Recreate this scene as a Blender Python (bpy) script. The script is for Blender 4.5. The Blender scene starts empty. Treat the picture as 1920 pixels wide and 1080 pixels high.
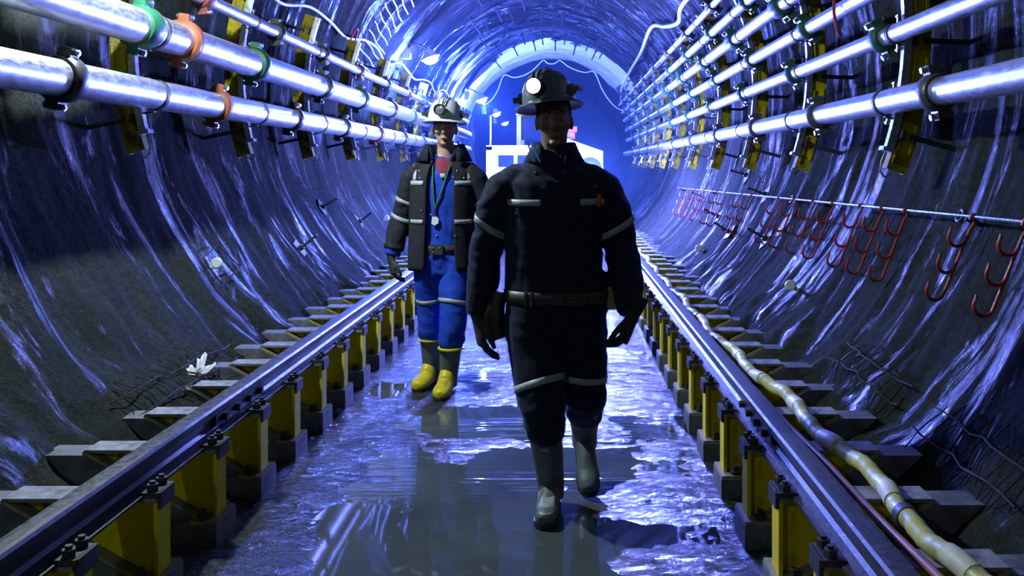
import bpy, bmesh, math, random
import numpy as np
from mathutils import Vector, Matrix
from mathutils.bvhtree import BVHTree

random.seed(7)
PI = math.pi
SC = bpy.context.scene
COL = SC.collection

# ------------------------------------------------------------------ camera, world, exposure
CAMH = 1.46
cam_d = bpy.data.cameras.new('camera')
cam_d.sensor_width = 36.0
cam_d.lens = 30.75
cam_d.shift_x = -95 / 1920
cam_d.shift_y = -228 / 1920
cam_d.clip_end = 200
cam = bpy.data.objects.new('camera', cam_d)
cam.location = (0, 0, CAMH)
cam.rotation_euler = (PI / 2, 0, 0)
COL.objects.link(cam)
SC.camera = cam

world = bpy.data.worlds.new('world')
SC.world = world
world.use_nodes = True
world.node_tree.nodes['Background'].inputs[0].default_value = (0.02, 0.03, 0.09, 1)
world.node_tree.nodes['Background'].inputs[1].default_value = 0.05
SC.view_settings.view_transform = 'Standard'
SC.view_settings.look = 'None'
SC.view_settings.gamma = 1.0
SC.view_settings.use_curve_mapping = False
SC.view_settings.exposure = 0.0
SC.cycles.max_bounces = 6
SC.cycles.sample_clamp_indirect = 6.0

# light strengths (the lamps themselves are built further down)
P_FLOOD = 2350.0          # blue work light standing on the floor behind the first miner
C_FLOOD = (0.155, 0.205, 1.0)
P_NEAR = 380.0           # wall lamp above the pipes, just out of the frame
C_NEAR = (0.78, 0.95, 1.0)
P_FRONT = 34.0         # the next lamp of the row, behind the camera
P_FAR = (2200.0, 3600.0, 300.0, 300.0)
C_FAR = (0.09, 0.16, 1.0)
P_FLOOD2 = 2000.0        # second work light, beside the locomotive

# ------------------------------------------------------------------ tunnel frame
CX, ZC, RT = -0.33, 2.2, 2.48        # axis and radius of the tunnel bore
TCX = -0.31                          # centre of the track


def wp(phi, y, r=RT):
    p = math.radians(phi)
    return Vector((CX + r * math.cos(p), y, ZC + r * math.sin(p)))


# ------------------------------------------------------------------ materials
MATS = {}


def new_mat(name):
    m = bpy.data.materials.new(name)
    m.use_nodes = True
    nt = m.node_tree
    b = nt.nodes['Principled BSDF']
    MATS[name] = m
    return m, nt, b


def nd(nt, t, **kw):
    n = nt.nodes.new(t)
    for k, v in kw.items():
        setattr(n, k, v)
    return n


def ramp(nt, fac, stops):
    r = nd(nt, 'ShaderNodeValToRGB')
    el = r.color_ramp.elements
    while len(el) > 1:
        el.remove(el[-1])
    el[0].position = stops[0][0]
    el[0].color = (*stops[0][1], 1)
    for p, c in stops[1:]:
        e = el.new(p)
        e.color = (*c, 1)
    nt.links.new(fac, r.inputs[0])
    return r.outputs[0]


def noise(nt, vec, scale, detail=4, rough=0.6, distort=0.0):
    n = nd(nt, 'ShaderNodeTexNoise')
    n.inputs['Scale'].default_value = scale
    n.inputs['Detail'].default_value = detail
    n.inputs['Roughness'].default_value = rough
    n.inputs['Distortion'].default_value = distort
    if vec is not None:
        nt.links.new(vec, n.inputs['Vector'])
    return n.outputs['Fac']


def mapping(nt, vec, scale, loc=(0, 0, 0), rot=(0, 0, 0)):
    m = nd(nt, 'ShaderNodeMapping')
    m.inputs['Scale'].default_value = scale
    m.inputs['Location'].default_value = loc
    m.inputs['Rotation'].default_value = rot
    nt.links.new(vec, m.inputs['Vector'])
    return m.outputs['Vector']


def mixc(nt, fac, a, b):
    m = nd(nt, 'ShaderNodeMix', data_type='RGBA')
    nt.links.new(fac, m.inputs[0])
    for i, v in ((6, a), (7, b)):
        if isinstance(v, tuple):
            m.inputs[i].default_value = (*v, 1)
        else:
            nt.links.new(v, m.inputs[i])
    return m.outputs[2]


def mapr(nt, fac, lo, hi, a, b):
    m = nd(nt, 'ShaderNodeMapRange')
    m.inputs[1].default_value = lo
    m.inputs[2].default_value = hi
    m.inputs[3].default_value = a
    m.inputs[4].default_value = b
    nt.links.new(fac, m.inputs[0])
    return m.outputs[0]


def bump(nt, h, strength, dist, prev=None):
    b = nd(nt, 'ShaderNodeBump')
    b.inputs['Strength'].default_value = strength
    b.inputs['Distance'].default_value = dist
    nt.links.new(h, b.inputs['Height'])
    if prev is not None:
        nt.links.new(prev, b.inputs['Normal'])
    return b.outputs[0]


def simple(name, col, rough=0.6, metal=0.0, var=0.25, scale=8.0, bmp=0.0, bscale=40.0, spec=0.5, dirt=None, dirt_amt=0.5, coat=0.0):
    """paint / cloth / metal with colour variation, optional dirt blotches and fine relief"""
    m, nt, b = new_mat(name)
    tc = nd(nt, 'ShaderNodeTexCoord').outputs['Object']
    n = noise(nt, tc, scale, 5, 0.65)
    c0 = tuple(max(0, c * (1 - var)) for c in col)
    c1 = tuple(min(1, c * (1 + var)) for c in col)
    c = ramp(nt, n, [(0.3, c0), (0.7, c1)])
    if dirt:
        dn = noise(nt, tc, scale * 0.6, 7, 0.7, 0.4)
        f = mapr(nt, dn, 0.62 - 0.25 * dirt_amt, 0.72 - 0.15 * dirt_amt, 0, 1)
        c = mixc(nt, f, c, dirt)
    nt.links.new(c, b.inputs['Base Color'])
    r = mapr(nt, noise(nt, tc, scale * 2.3, 4), 0.3, 0.7, rough * 0.75, min(1, rough * 1.25))
    nt.links.new(r, b.inputs['Roughness'])
    b.inputs['Metallic'].default_value = metal
    b.inputs['Specular IOR Level'].default_value = spec
    b.inputs['Coat Weight'].default_value = coat
    if bmp:
        nt.links.new(bump(nt, noise(nt, tc, bscale, 4), 0.6, bmp), b.inputs['Normal'])
    return m


def emit(name, col, strength):
    m, nt, b = new_mat(name)
    b.inputs['Base Color'].default_value = (0.9, 0.9, 0.9, 1)
    b.inputs['Emission Color'].default_value = (*col, 1)
    b.inputs['Emission Strength'].default_value = strength
    return m


# wet shotcrete of the bore: u runs along the tunnel, v around it (metres)
def wall_mat(name, dry, wetc, wet_lo, wet_hi, red=True, spec=0.5, fold=(12.0, 3.0), fd=0.07):
    m, nt, b = new_mat(name)
    uv = nd(nt, 'ShaderNodeTexCoord').outputs['UV']
    streak = noise(nt, mapping(nt, uv, (3.6, 0.6, 1)), 1.0, 11, 0.74, 0.9)
    wet = mapr(nt, streak, wet_lo, wet_hi, 0, 1)
    grain = noise(nt, mapping(nt, uv, (1, 1, 1)), 26.0, 6, 0.7)
    blot = noise(nt, mapping(nt, uv, (1, 0.6, 1)), 1.7, 5, 0.6)
    c = ramp(nt, grain, [(0.28, tuple(x * 0.45 for x in dry)), (0.72, tuple(x * 1.35 for x in dry))])
    c = mixc(nt, mapr(nt, blot, 0.4, 0.68, 0, 0.75), c, tuple(x * 0.55 for x in dry))
    if red:
        rn = noise(nt, mapping(nt, uv, (2.6, 1.2, 1), (3.1, 7.7, 0)), 1.0, 6, 0.7)
        c = mixc(nt, mapr(nt, rn, 0.68, 0.74, 0, 0.55), c, (0.20, 0.05, 0.05))
    c = mixc(nt, mapr(nt, wet, 0, 1, 0, 0.7), c, wetc)
    nt.links.new(c, b.inputs['Base Color'])
    nt.links.new(mapr(nt, wet, 0, 1, 0.95, 0.23), b.inputs['Roughness'])
    sp = mapr(nt, wet, 0, 1, 0.02, spec)
    nt.links.new(sp, b.inputs['Specular IOR Level'])
    fold = noise(nt, mapping(nt, uv, (*fold, 1)), 1.0, 7, 0.7, 0.5)
    n1 = bump(nt, fold, 0.85, fd)
    n2 = bump(nt, grain, 0.9, 0.035, n1)
    nt.links.new(n2, b.inputs['Normal'])
    return m


wall_mat('wet_shotcrete', (0.050, 0.056, 0.052), (0.009, 0.010, 0.011), 0.53, 0.60)
wall_mat('ceiling_shotcrete', (0.036, 0.038, 0.042), (0.012, 0.013, 0.016), 0.49, 0.58, red=False, spec=0.75, fold=(7.0, 1.1), fd=0.13)
wall_mat('pale_lining', (0.80, 0.78, 0.80), (0.45, 0.44, 0.46), 0.58, 0.70, red=False)
wall_mat('cavern_rock', (0.13, 0.14, 0.15), (0.06, 0.065, 0.07), 0.56, 0.66, red=False)


def floor_mat():
    m, nt, b = new_mat('wet_floor')
    tc = nd(nt, 'ShaderNodeTexCoord').outputs['Object']
    g = noise(nt, tc, 38, 5, 0.65)
    bl = noise(nt, mapping(nt, tc, (1.5, 0.8, 1)), 2.2, 5, 0.6)
    c = ramp(nt, g, [(0.3, (0.022, 0.023, 0.022)), (0.7, (0.085, 0.087, 0.08))])
    c = mixc(nt, mapr(nt, bl, 0.42, 0.62, 0, 0.6), c, (0.03, 0.033, 0.036))
    nt.links.new(c, b.inputs['Base Color'])
    nt.links.new(mapr(nt, bl, 0.35, 0.65, 0.20, 0.10), b.inputs['Roughness'])
    b.inputs['Specular IOR Level'].default_value = 0.6
    rip = noise(nt, mapping(nt, tc, (5, 19, 1)), 1.0, 6, 0.6, 0.6)
    n1 = bump(nt, rip, 0.9, 0.10)
    n2 = bump(nt, g, 0.9, 0.035, n1)
    nt.links.new(n2, b.inputs['Normal'])


floor_mat()


def water_mat():
    m, nt, b = new_mat('muddy_water')
    tc = nd(nt, 'ShaderNodeTexCoord').outputs['Object']
    bl = noise(nt, tc, 2.0, 3)
    c = ramp(nt, bl, [(0.3, (0.045, 0.055, 0.06)), (0.7, (0.075, 0.088, 0.09))])
    nt.links.new(c, b.inputs['Base Color'])
    b.inputs['Roughness'].default_value = 0.03
    b.inputs['IOR'].default_value = 1.33
    rip = noise(nt, mapping(nt, tc, (1.6, 24, 1)), 1.0, 2, 0.5, 0.3)
    band = noise(nt, mapping(nt, tc, (0.25, 1.5, 1), (0, 0.35, 0)), 1.0, 1, 0.4)
    mul = nd(nt, 'ShaderNodeMath', operation='MULTIPLY')
    nt.links.new(rip, mul.inputs[0])
    nt.links.new(mapr(nt, band, 0.50, 0.60, 0.02, 1.0), mul.inputs[1])
    nt.links.new(bump(nt, mul.outputs[0], 0.35, 0.012), b.inputs['Normal'])


water_mat()


def steel_mat(name, col, rough, scr, var=0.3, metal=1.0):
    m, nt, b = new_mat(name)
    tc = nd(nt, 'ShaderNodeTexCoord').outputs['Object']
    n = noise(nt, tc, 5, 6, 0.7)
    c = ramp(nt, n, [(0.3, tuple(x * (1 - var) for x in col)), (0.65, col)])
    nt.links.new(c, b.inputs['Base Color'])
    b.inputs['Metallic'].default_value = metal
    s = noise(nt, mapping(nt, tc, scr), 6.0, 5, 0.7)
    nt.links.new(mapr(nt, s, 0.3, 0.7, rough * 0.7, rough * 1.4), b.inputs['Roughness'])
    nt.links.new(bump(nt, s, 0.25, 0.002), b.inputs['Normal'])
    return m


steel_mat('galvanised', (0.78, 0.78, 0.82), 0.37, (9, 3, 9), 0.25, 0.95)
steel_mat('galvanised_strut', (0.80, 0.80, 0.82), 0.30, (5, 5, 5))
steel_mat('bolt_steel', (0.55, 0.55, 0.58), 0.28, (20, 20, 20))


def rail_mat():
    m, nt, b = new_mat('wet_rail_steel')
    tc = nd(nt, 'ShaderNodeTexCoord').outputs['Object']
    n = noise(nt, tc, 45, 6, 0.75)
    n2 = noise(nt, mapping(nt, tc, (3, 0.6, 3)), 6, 5, 0.6)
    c = ramp(nt, n, [(0.35, (0.020, 0.019, 0.024)), (0.60, (0.07, 0.066, 0.075)), (0.72, (0.16, 0.15, 0.16))])
    c = mixc(nt, mapr(nt, n2, 0.5, 0.7, 0, 0.5), c, (0.05, 0.045, 0.045))
    nt.links.new(c, b.inputs['Base Color'])
    b.inputs['Metallic'].default_value = 0.35
    nt.links.new(mapr(nt, n, 0.35, 0.7, 0.28, 0.62), b.inputs['Roughness'])
    nt.links.new(bump(nt, n, 0.5, 0.004), b.inputs['Normal'])


rail_mat()
simple('yellow_paint', (0.72, 0.57, 0.004), 0.6, 0, 0.15, 7, 0.001, 60, spec=0.2, dirt=(0.06, 0.05, 0.02), dirt_amt=0.35)
simple('support_paint', (0.40, 0.315, 0.004), 0.6, 0, 0.25, 7, 0.001, 60, spec=0.2, dirt=(0.07, 0.055, 0.02), dirt_amt=0.6)
simple('dusty_yellow', (0.36, 0.31, 0.10), 0.6, 0, 0.3, 14, 0.002, 60, dirt=(0.20, 0.19, 0.18), dirt_amt=0.9)
simple('dusty_steel', (0.24, 0.235, 0.25), 0.62, 0, 0.35, 22, 0.003, 90, dirt=(0.09, 0.085, 0.08), dirt_amt=0.4)
simple('concrete', (0.14, 0.145, 0.15), 0.55, 0, 0.3, 9, 0.004, 50, dirt=(0.06, 0.06, 0.065), dirt_amt=0.5)
simple('dark_steel', (0.05, 0.05, 0.055), 0.5, 0.2, 0.4, 25, 0.002, 70, spec=0.35)
simple('rusty_bar', (0.045, 0.036, 0.034), 0.7, 0.0, 0.5, 30, spec=0.08)
simple('coupling_black', (0.028, 0.028, 0.03), 0.42, 0.2, 0.3, 20)
simple('coupling_orange', (0.22, 0.055, 0.02), 0.5, 0, 0.3, 18, dirt=(0.12, 0.04, 0.02), dirt_amt=0.4)
simple('coupling_green', (0.010, 0.075, 0.038), 0.42, 0, 0.3, 18)
simple('coupling_darkgreen', (0.012, 0.06, 0.035), 0.45, 0, 0.3, 18)
simple('coupling_darkred', (0.12, 0.02, 0.02), 0.45, 0, 0.3, 18)
simple('red_paint', (0.36, 0.028, 0.025), 0.42, 0, 0.3, 15, dirt=(0.10, 0.03, 0.03), dirt_amt=0.4)
simple('red_cord', (0.5, 0.03, 0.03), 0.5)
simple('hose_yellow', (0.52, 0.50, 0.15), 0.5, 0, 0.2, 12, 0.002, 60, dirt=(0.16, 0.15, 0.10), dirt_amt=0.4)
simple('hose_band', (0.60, 0.58, 0.48), 0.55, 0, 0.15, 20, dirt=(0.3, 0.3, 0.28), dirt_amt=0.3)
simple('copper_red', (0.30, 0.10, 0.06), 0.45, 0, 0.3, 10)
simple('white_cable', (0.72, 0.72, 0.74), 0.45, 0, 0.1, 10)
simple('dark_cable', (0.03, 0.03, 0.035), 0.5)
simple('marker_white', (0.60, 0.64, 0.60), 0.5, 0, 0.15, 20)
simple('paper_white', (0.78, 0.78, 0.80), 0.6, 0, 0.1, 20)
simple('navy_cloth', (0.011, 0.014, 0.034), 0.85, 0, 0.25, 14, 0.0015, 220, spec=0.2)
for nm_ in ('navy_cloth',):
    MATS[nm_].node_tree.nodes['Principled BSDF'].inputs['Sheen Weight'].default_value = 0.7
    MATS[nm_].node_tree.nodes['Principled BSDF'].inputs['Sheen Tint'].default_value = (0.3, 0.4, 1, 1)
    MATS[nm_].node_tree.nodes['Principled BSDF'].inputs['Sheen Roughness'].default_value = 0.3
simple('blue_trim', (0.02, 0.09, 0.35), 0.8, 0, 0.2, 14, spec=0.2)
simple('charcoal_cloth', (0.020, 0.020, 0.027), 0.85, 0, 0.25, 14, 0.0015, 200, spec=0.2)
simple('collar_cloth', (0.012, 0.012, 0.026), 0.9, 0, 0.25, 14, spec=0.2)
simple('blue_cloth', (0.012, 0.055, 0.44), 0.8, 0, 0.2, 9, 0.0015, 200, spec=0.25)
simple('maroon_cloth', (0.22, 0.035, 0.06), 0.85, 0, 0.2, 14, spec=0.2)
simple('tape', (0.36, 0.38, 0.42), 0.45, 0, 0.15, 60, 0.0005, 200)
simple('skin', (0.40, 0.235, 0.165), 0.5, 0, 0.12, 25)
simple('skin_shaded', (0.22, 0.125, 0.088), 0.55, 0, 0.12, 25)  # first miner's skin darkened, shade of his backlit face put into the colour
simple('hair', (0.012, 0.010, 0.010), 0.6, 0, 0.3, 60)
simple('lips', (0.30, 0.13, 0.11), 0.45)
simple('eye_white_shaded', (0.3, 0.3, 0.3), 0.3)  # greyed down, shade over the eyes put into the colour
simple('leather', (0.045, 0.036, 0.026), 0.5, 0, 0.4, 18)
simple('glove', (0.025, 0.024, 0.023), 0.75, 0, 0.4, 25, 0.001, 160)
simple('helmet_white', (0.60, 0.66, 0.66), 0.30, 0, 0.08, 12, coat=0.3)
simple('helmet_grey', (0.10, 0.13, 0.15), 0.35, 0, 0.1, 12, coat=0.3)
simple('black_plastic', (0.012, 0.013, 0.016), 0.4)
simple('strap_green', (0.02, 0.16, 0.05), 0.7)
simple('boot_grey', (0.10, 0.125, 0.13), 0.5, 0, 0.3, 10, 0.001, 60, dirt=(0.06, 0.065, 0.065), dirt_amt=0.4)
simple('boot_yellow', (0.62, 0.50, 0.01), 0.42, 0, 0.15, 14, dirt=(0.22, 0.18, 0.05), dirt_amt=0.25)
simple('boot_pale', (0.30, 0.34, 0.34), 0.5, 0, 0.2, 12, dirt=(0.15, 0.16, 0.16), dirt_amt=0.4)
simple('rubber_black', (0.015, 0.015, 0.016), 0.5, 0, 0.3, 14)
simple('loco_white', (0.42, 0.42, 0.45), 0.5, 0, 0.1, 3)
simple('loco_yellow', (0.62, 0.52, 0.06), 0.5, 0, 0.15, 4)
simple('orange_tag', (0.6, 0.13, 0.02), 0.5)
m_, nt_, b_ = new_mat('glass_dark')
b_.inputs['Base Color'].default_value = (0.02, 0.03, 0.05, 1)
b_.inputs['Roughness'].default_value = 0.08
m_, nt_, b_ = new_mat('lens_glass')
b_.inputs['Base Color'].default_value = (0.7, 0.72, 0.75, 1)
b_.inputs['Metallic'].default_value = 0.8
b_.inputs['Roughness'].default_value = 0.15
emit('lamp_lens_near', C_NEAR, 30)
emit('lamp_lens_far', (0.75, 0.82, 1.0), 40)
emit('cap_lamp_lens', (0.72, 0.88, 1.0), 300)
emit('loco_headlight', (0.75, 0.82, 1.0), 8)
emit('loco_beacon', (1.0, 0.05, 0.03), 1.2)


# ------------------------------------------------------------------ mesh builder
class MB:
    def __init__(self):
        self.v, self.f = [], []

    def add(self, vs, fs):
        o = len(self.v)
        self.v += [tuple(p) for p in vs]
        self.f += [tuple(i + o for i in f) for f in fs]
        return self

    def box(self, x0, x1, y0, y1, z0, z1, M=None):
        vs = [Vector((x, y, z)) for z in (z0, z1) for y in (y0, y1) for x in (x0, x1)]
        if M is not None:
            vs = [M @ v for v in vs]
        return self.add(vs, [(0, 2, 3, 1), (4, 5, 7, 6), (0, 1, 5, 4), (2, 6, 7, 3), (0, 4, 6, 2), (1, 3, 7, 5)])

    def obox(self, c, ax, ay, az):
        """box from centre and three half-extent vectors"""
        c, ax, ay, az = Vector(c), Vector(ax), Vector(ay), Vector(az)
        vs = [c + ax * i + ay * j + az * k for k in (-1, 1) for j in (-1, 1) for i in (-1, 1)]
        return self.add(vs, [(0, 2, 3, 1), (4, 5, 7, 6), (0, 1, 5, 4), (2, 6, 7, 3), (0, 4, 6, 2), (1, 3, 7, 5)])

    def prism(self, poly, y0, y1, M=None, axis='y'):
        """polygon in (a, b) extruded; axis y: a->x b->z"""
        n = len(poly)
        if axis == 'y':
            vs = [Vector((a, y0, b)) for a, b in poly] + [Vector((a, y1, b)) for a, b in poly]
        elif axis == 'x':
            vs = [Vector((y0, a, b)) for a, b in poly] + [Vector((y1, a, b)) for a, b in poly]
        else:
            vs = [Vector((a, b, y0)) for a, b in poly] + [Vector((a, b, y1)) for a, b in poly]
        if M is not None:
            vs = [M @ v for v in vs]
        fs = [tuple(range(n)), tuple(range(2 * n - 1, n - 1, -1))]
        fs += [(i, i + n, (i + 1) % n + n, (i + 1) % n) for i in range(n)]
        return self.add(vs, fs)

    def cyl(self, p, q, r, r2=None, n=12, cap=True):
        return self.tube([p, q], [r, r if r2 is None else r2], n, cap)

    def tube(self, pts, rad, n=10, cap=True, closed=False):
        pts = [Vector(p) for p in pts]
        if not hasattr(rad, '__len__'):
            rad = [rad] * len(pts)
        m = len(pts)
        ref = None
        vs, fs = [], []
        for i, p in enumerate(pts):
            if closed:
                t = pts[(i + 1) % m] - pts[i - 1]
            else:
                t = pts[min(i + 1, m - 1)] - pts[max(i - 1, 0)]
            t.normalize()
            if ref is None:
                ref = Vector((0, 0, 1)) if abs(t.z) < 0.9 else Vector((1, 0, 0))
            s = (ref - t * ref.dot(t)).normalized()
            ref = s
            u = t.cross(s)
            vs += [p + (s * math.cos(2 * PI * k / n) + u * math.sin(2 * PI * k / n)) * rad[i] for k in range(n)]
        for i in range(m if closed else m - 1):
            j = (i + 1) % m
            fs += [(i * n + k, i * n + (k + 1) % n, j * n + (k + 1) % n, j * n + k) for k in range(n)]
        if cap and not closed:
            fs += [tuple(range(n - 1, -1, -1)), tuple((m - 1) * n + k for k in range(n))]
        return self.add(vs, fs)

    def lathe(self, prof, M=None, n=24, closed_prof=False, sx=1, sy=1):
        """profile (r, z) about z"""
        vs, fs = [], []
        m = len(prof)
        for r, z in prof:
            vs += [Vector((r * sx * math.cos(2 * PI * k / n), r * sy * math.sin(2 * PI * k / n), z)) for k in range(n)]
        if M is not None:
            vs = [M @ v for v in vs]
        for i in range(m if closed_prof else m - 1):
            j = (i + 1) % m
            fs += [(i * n + k, i * n + (k + 1) % n, j * n + (k + 1) % n, j * n + k) for k in range(n)]
        if not closed_prof:
            if prof[0][0] > 1e-5:
                fs.append(tuple(range(n - 1, -1, -1)))
            if prof[-1][0] > 1e-5:
                fs.append(tuple((m - 1) * n + k for k in range(n)))
        return self.add(vs, fs)

    def ball(self, c, r, M=None, nu=16, nv=10):
        c = Vector(c)
        if not hasattr(r, '__len__'):
            r = (r, r, r)
        vs = [Vector((0, 0, -r[2]))]
        for i in range(1, nv):
            a = -PI / 2 + PI * i / nv
            vs += [Vector((r[0] * math.cos(a) * math.cos(2 * PI * k / nu), r[1] * math.cos(a) * math.sin(2 * PI * k / nu), r[2] * math.sin(a))) for k in range(nu)]
        vs.append(Vector((0, 0, r[2])))
        vs = [(M @ v if M is not None else v) + c for v in vs]
        fs = [(0, 1 + (k + 1) % nu, 1 + k) for k in range(nu)]
        for i in range(nv - 2):
            fs += [(1 + i * nu + k, 1 + i * nu + (k + 1) % nu, 1 + (i + 1) * nu + (k + 1) % nu, 1 + (i + 1) * nu + k) for k in range(nu)]
        e = len(vs) - 1
        o = 1 + (nv - 2) * nu
        fs += [(e, o + k, o + (k + 1) % nu) for k in range(nu)]
        return self.add(vs, fs)

    def loft(self, rings, right=(1, 0, 0), n=22, cap=True):
        """rings: (centre, a along right, b along front[, exponent])"""
        m = len(rings)
        C = [Vector(r[0]) for r in rings]
        R0 = Vector(right)
        vs, fs = [], []
        for i, rg in enumerate(rings):
            t = (C[min(i + 1, m - 1)] - C[max(i - 1, 0)]).normalized()
            s = R0 - t * R0.dot(t)
            s.normalize()
            u = t.cross(s)
            e = rg[3] if len(rg) > 3 else 1.0
            for k in range(n):
                a = 2 * PI * k / n
                ca, sa = math.cos(a), math.sin(a)
                ca = math.copysign(abs(ca) ** e, ca)
                sa = math.copysign(abs(sa) ** e, sa)
                vs.append(C[i] + s * ca * rg[1] + u * sa * rg[2])
        for i in range(m - 1):
            fs += [(i * n + k, i * n + (k + 1) % n, (i + 1) * n + (k + 1) % n, (i + 1) * n + k) for k in range(n)]
        if cap:
            fs += [tuple(range(n - 1, -1, -1)), tuple((m - 1) * n + k for k in range(n))]
        return self.add(vs, fs)

    def mesh(self, name, smooth=False):
        me = bpy.data.meshes.new(name)
        me.from_pydata(self.v, [], self.f)
        bm = bmesh.new()
        bm.from_mesh(me)
        bmesh.ops.recalc_face_normals(bm, faces=bm.faces)
        bm.to_mesh(me)
        bm.free()
        if smooth:
            for p in me.polygons:
                p.use_smooth = True
            try:
                me.set_sharp_from_angle(angle=math.radians(40))
            except Exception:
                pass
        return me

    def build(self, name, mat, parent=None, smooth=True):
        return put(self.mesh(name, smooth), name, mat, parent)


def put(me, name, mat, parent=None, loc=None):
    o = bpy.data.objects.new(name, me)
    if not me.materials:
        me.materials.append(MATS[mat])
    COL.objects.link(o)
    if parent is not None:
        o.parent = parent
    if loc is not None:
        o.location = loc
    return o


def empty(name, loc=(0, 0, 0), label=None, cat=None, group=None):
    o = bpy.data.objects.new(name, None)
    o.empty_display_size = 0.1
    o.location = loc
    COL.objects.link(o)
    if label:
        tag(o, label, cat, group)
    return o


def tag(o, label=None, cat=None, group=None, kind=None):
    if label:
        o['label'] = label
    if cat:
        o['category'] = cat
    if group:
        o['group'] = group
    if kind:
        o['kind'] = kind
    return o


def children_of(o):
    return KIDS.get(o.name, [])


KIDS = {}


def copy_tree(o, parent=None):
    c = o.copy()
    COL.objects.link(c)
    if parent is not None:
        c.parent = parent
    for ch in [k for k in bpy.data.objects if k.parent == o]:
        copy_tree(ch, c)
    return c


# ------------------------------------------------------------------ vectorised value noise
def vnoise(x, y, seed=0):
    xi, yi = np.floor(x).astype(np.int64), np.floor(y).astype(np.int64)
    fx, fy = x - xi, y - yi
    fx, fy = fx * fx * fx * (fx * (fx * 6 - 15) + 10), fy * fy * fy * (fy * (fy * 6 - 15) + 10)

    def h(a, b):
        n = (a * 374761393 + b * 668265263 + seed * 974711) & 0x7fffffff
        n = ((n ^ (n >> 13)) * 1274126177) & 0x7fffffff
        n = n ^ (n >> 16)
        return (n & 0xffff) / 65535.0 * 2 - 1
    a = h(xi, yi) * (1 - fx) + h(xi + 1, yi) * fx
    b = h(xi, yi + 1) * (1 - fx) + h(xi + 1, yi + 1) * fx
    return a * (1 - fy) + b * fy


def fbm(x, y, seed=0, oct=4, g=0.5):
    s, a = 0, 1.0
    for i in range(oct):
        s = s + a * vnoise(x * 2 ** i, y * 2 ** i, seed + i * 17)
        a *= g
    return s


def sstep(a, b, x):
    t = np.clip((x - a) / (b - a), 0, 1)
    return t * t * (3 - 2 * t)


# ------------------------------------------------------------------ the bore: two walls, ceiling, pale ring, cavern, floor
def bore_disp(y, phi):
    """radial offset of the shotcrete at axial y, angle phi (deg)"""
    s = np.radians(phi) * RT
    w = fbm(y * 0.6, s * 0.6, 3, 3) * 0.35
    d = fbm(y * 0.9, s * 0.55, 11, 3) * 0.045
    d += fbm(y * 4.2 + w * 3, s * 0.75 + w, 23, 3) * (0.020 + 0.022 * sstep(20, 50, phi) * (1 - sstep(130, 160, phi)))      # folds that run around the bore
    d += fbm(y * 11 + w * 5, s * 2.6, 31, 2) * 0.007
    up = sstep(20, 50, phi) * (1 - sstep(130, 160, phi))
    d += up * (1 - np.abs(fbm(y * 1.9 + w, s * 0.22, 41, 2))) * -0.07 * sstep(6, 10, y)
    # recess with bare mesh between two ribs
    rec = sstep(11.0, 11.3, y) * (1 - sstep(13.1, 13.4, y)) * sstep(100, 108, phi) * (1 - sstep(166, 170, phi))
    rib = (np.exp(-((y - 10.8) / 0.22) ** 2) + np.exp(-((y - 13.6) / 0.22) ** 2)) * sstep(100, 110, phi) * (1 - sstep(168, 176, phi))
    d += rec * 0.09 - rib * 0.10
    # loose rough foot of the walls
    foot = sstep(-38, -50, phi) + sstep(218, 230, phi)
    d += foot * fbm(y * 3.1, s * 3.1, 57, 4) * 0.045
    return d


def bore_part(name, ph0, ph1, ys, mat, dphi=0.95, R=RT, disp=True, cx=CX, zc=ZC):
    nph = max(2, int(round((ph1 - ph0) / dphi)) + 1)
    ph = np.linspace(ph0, ph1, nph)
    Y, P = np.meshgrid(ys, ph, indexing='ij')
    D = bore_disp(Y, P) if disp else fbm(Y * 0.5, np.radians(P) * R * 0.5, 77, 5) * 0.25
    r = R + D
    X = cx + r * np.cos(np.radians(P))
    Z = zc + r * np.sin(np.radians(P))
    co = np.stack([X, Y, Z], -1).reshape(-1, 3)
    ny = len(ys)
    idx = np.arange(ny * nph).reshape(ny, nph)
    q = np.stack([idx[:-1, :-1], idx[:-1, 1:], idx[1:, 1:], idx[1:, :-1]], -1).reshape(-1, 4)
    me = bpy.data.meshes.new(name)
    me.from_pydata(co.tolist(), [], q.tolist())
    uv = me.uv_layers.new(name='UVMap')
    lv = np.empty(len(me.loops), dtype=np.int64)
    me.loops.foreach_get('vertex_index', lv)
    U = np.stack([Y, np.radians(P) * RT], -1).reshape(-1, 2)
    uv.data.foreach_set('uv', U[lv].astype(np.float32).ravel())
    me.polygons.foreach_set('use_smooth', [True] * len(me.polygons))
    o = put(me, name, mat)
    o['kind'] = 'structure'
    return o


YS = np.concatenate([np.arange(-4, 2.0, 0.15), np.arange(2.0, 10, 0.035), np.arange(10, 22.01, 0.07)])
bore_part('wall_right', -66, 30, YS, 'wet_shotcrete')
bore_part('wall_left', 150, 246, YS, 'wet_shotcrete')
bore_part('ceiling', 30, 150, YS, 'ceiling_shotcrete', 1.1)
YR = np.arange(22.0, 26.01, 0.1)
bore_part('ceiling', 20, 160, YR, 'pale_lining', 1.5)
bore_part('wall_right', -66, 20, YR, 'wet_shotcrete', 1.5)
bore_part('wall_left', 160, 246, YR, 'wet_shotcrete', 1.5)
YC = np.arange(26.0, 46.1, 0.3)
bore_part('wall_cavern', -70, 250, YC, 'cavern_rock', 3, 3.1, False, CX, 2.3)
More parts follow.
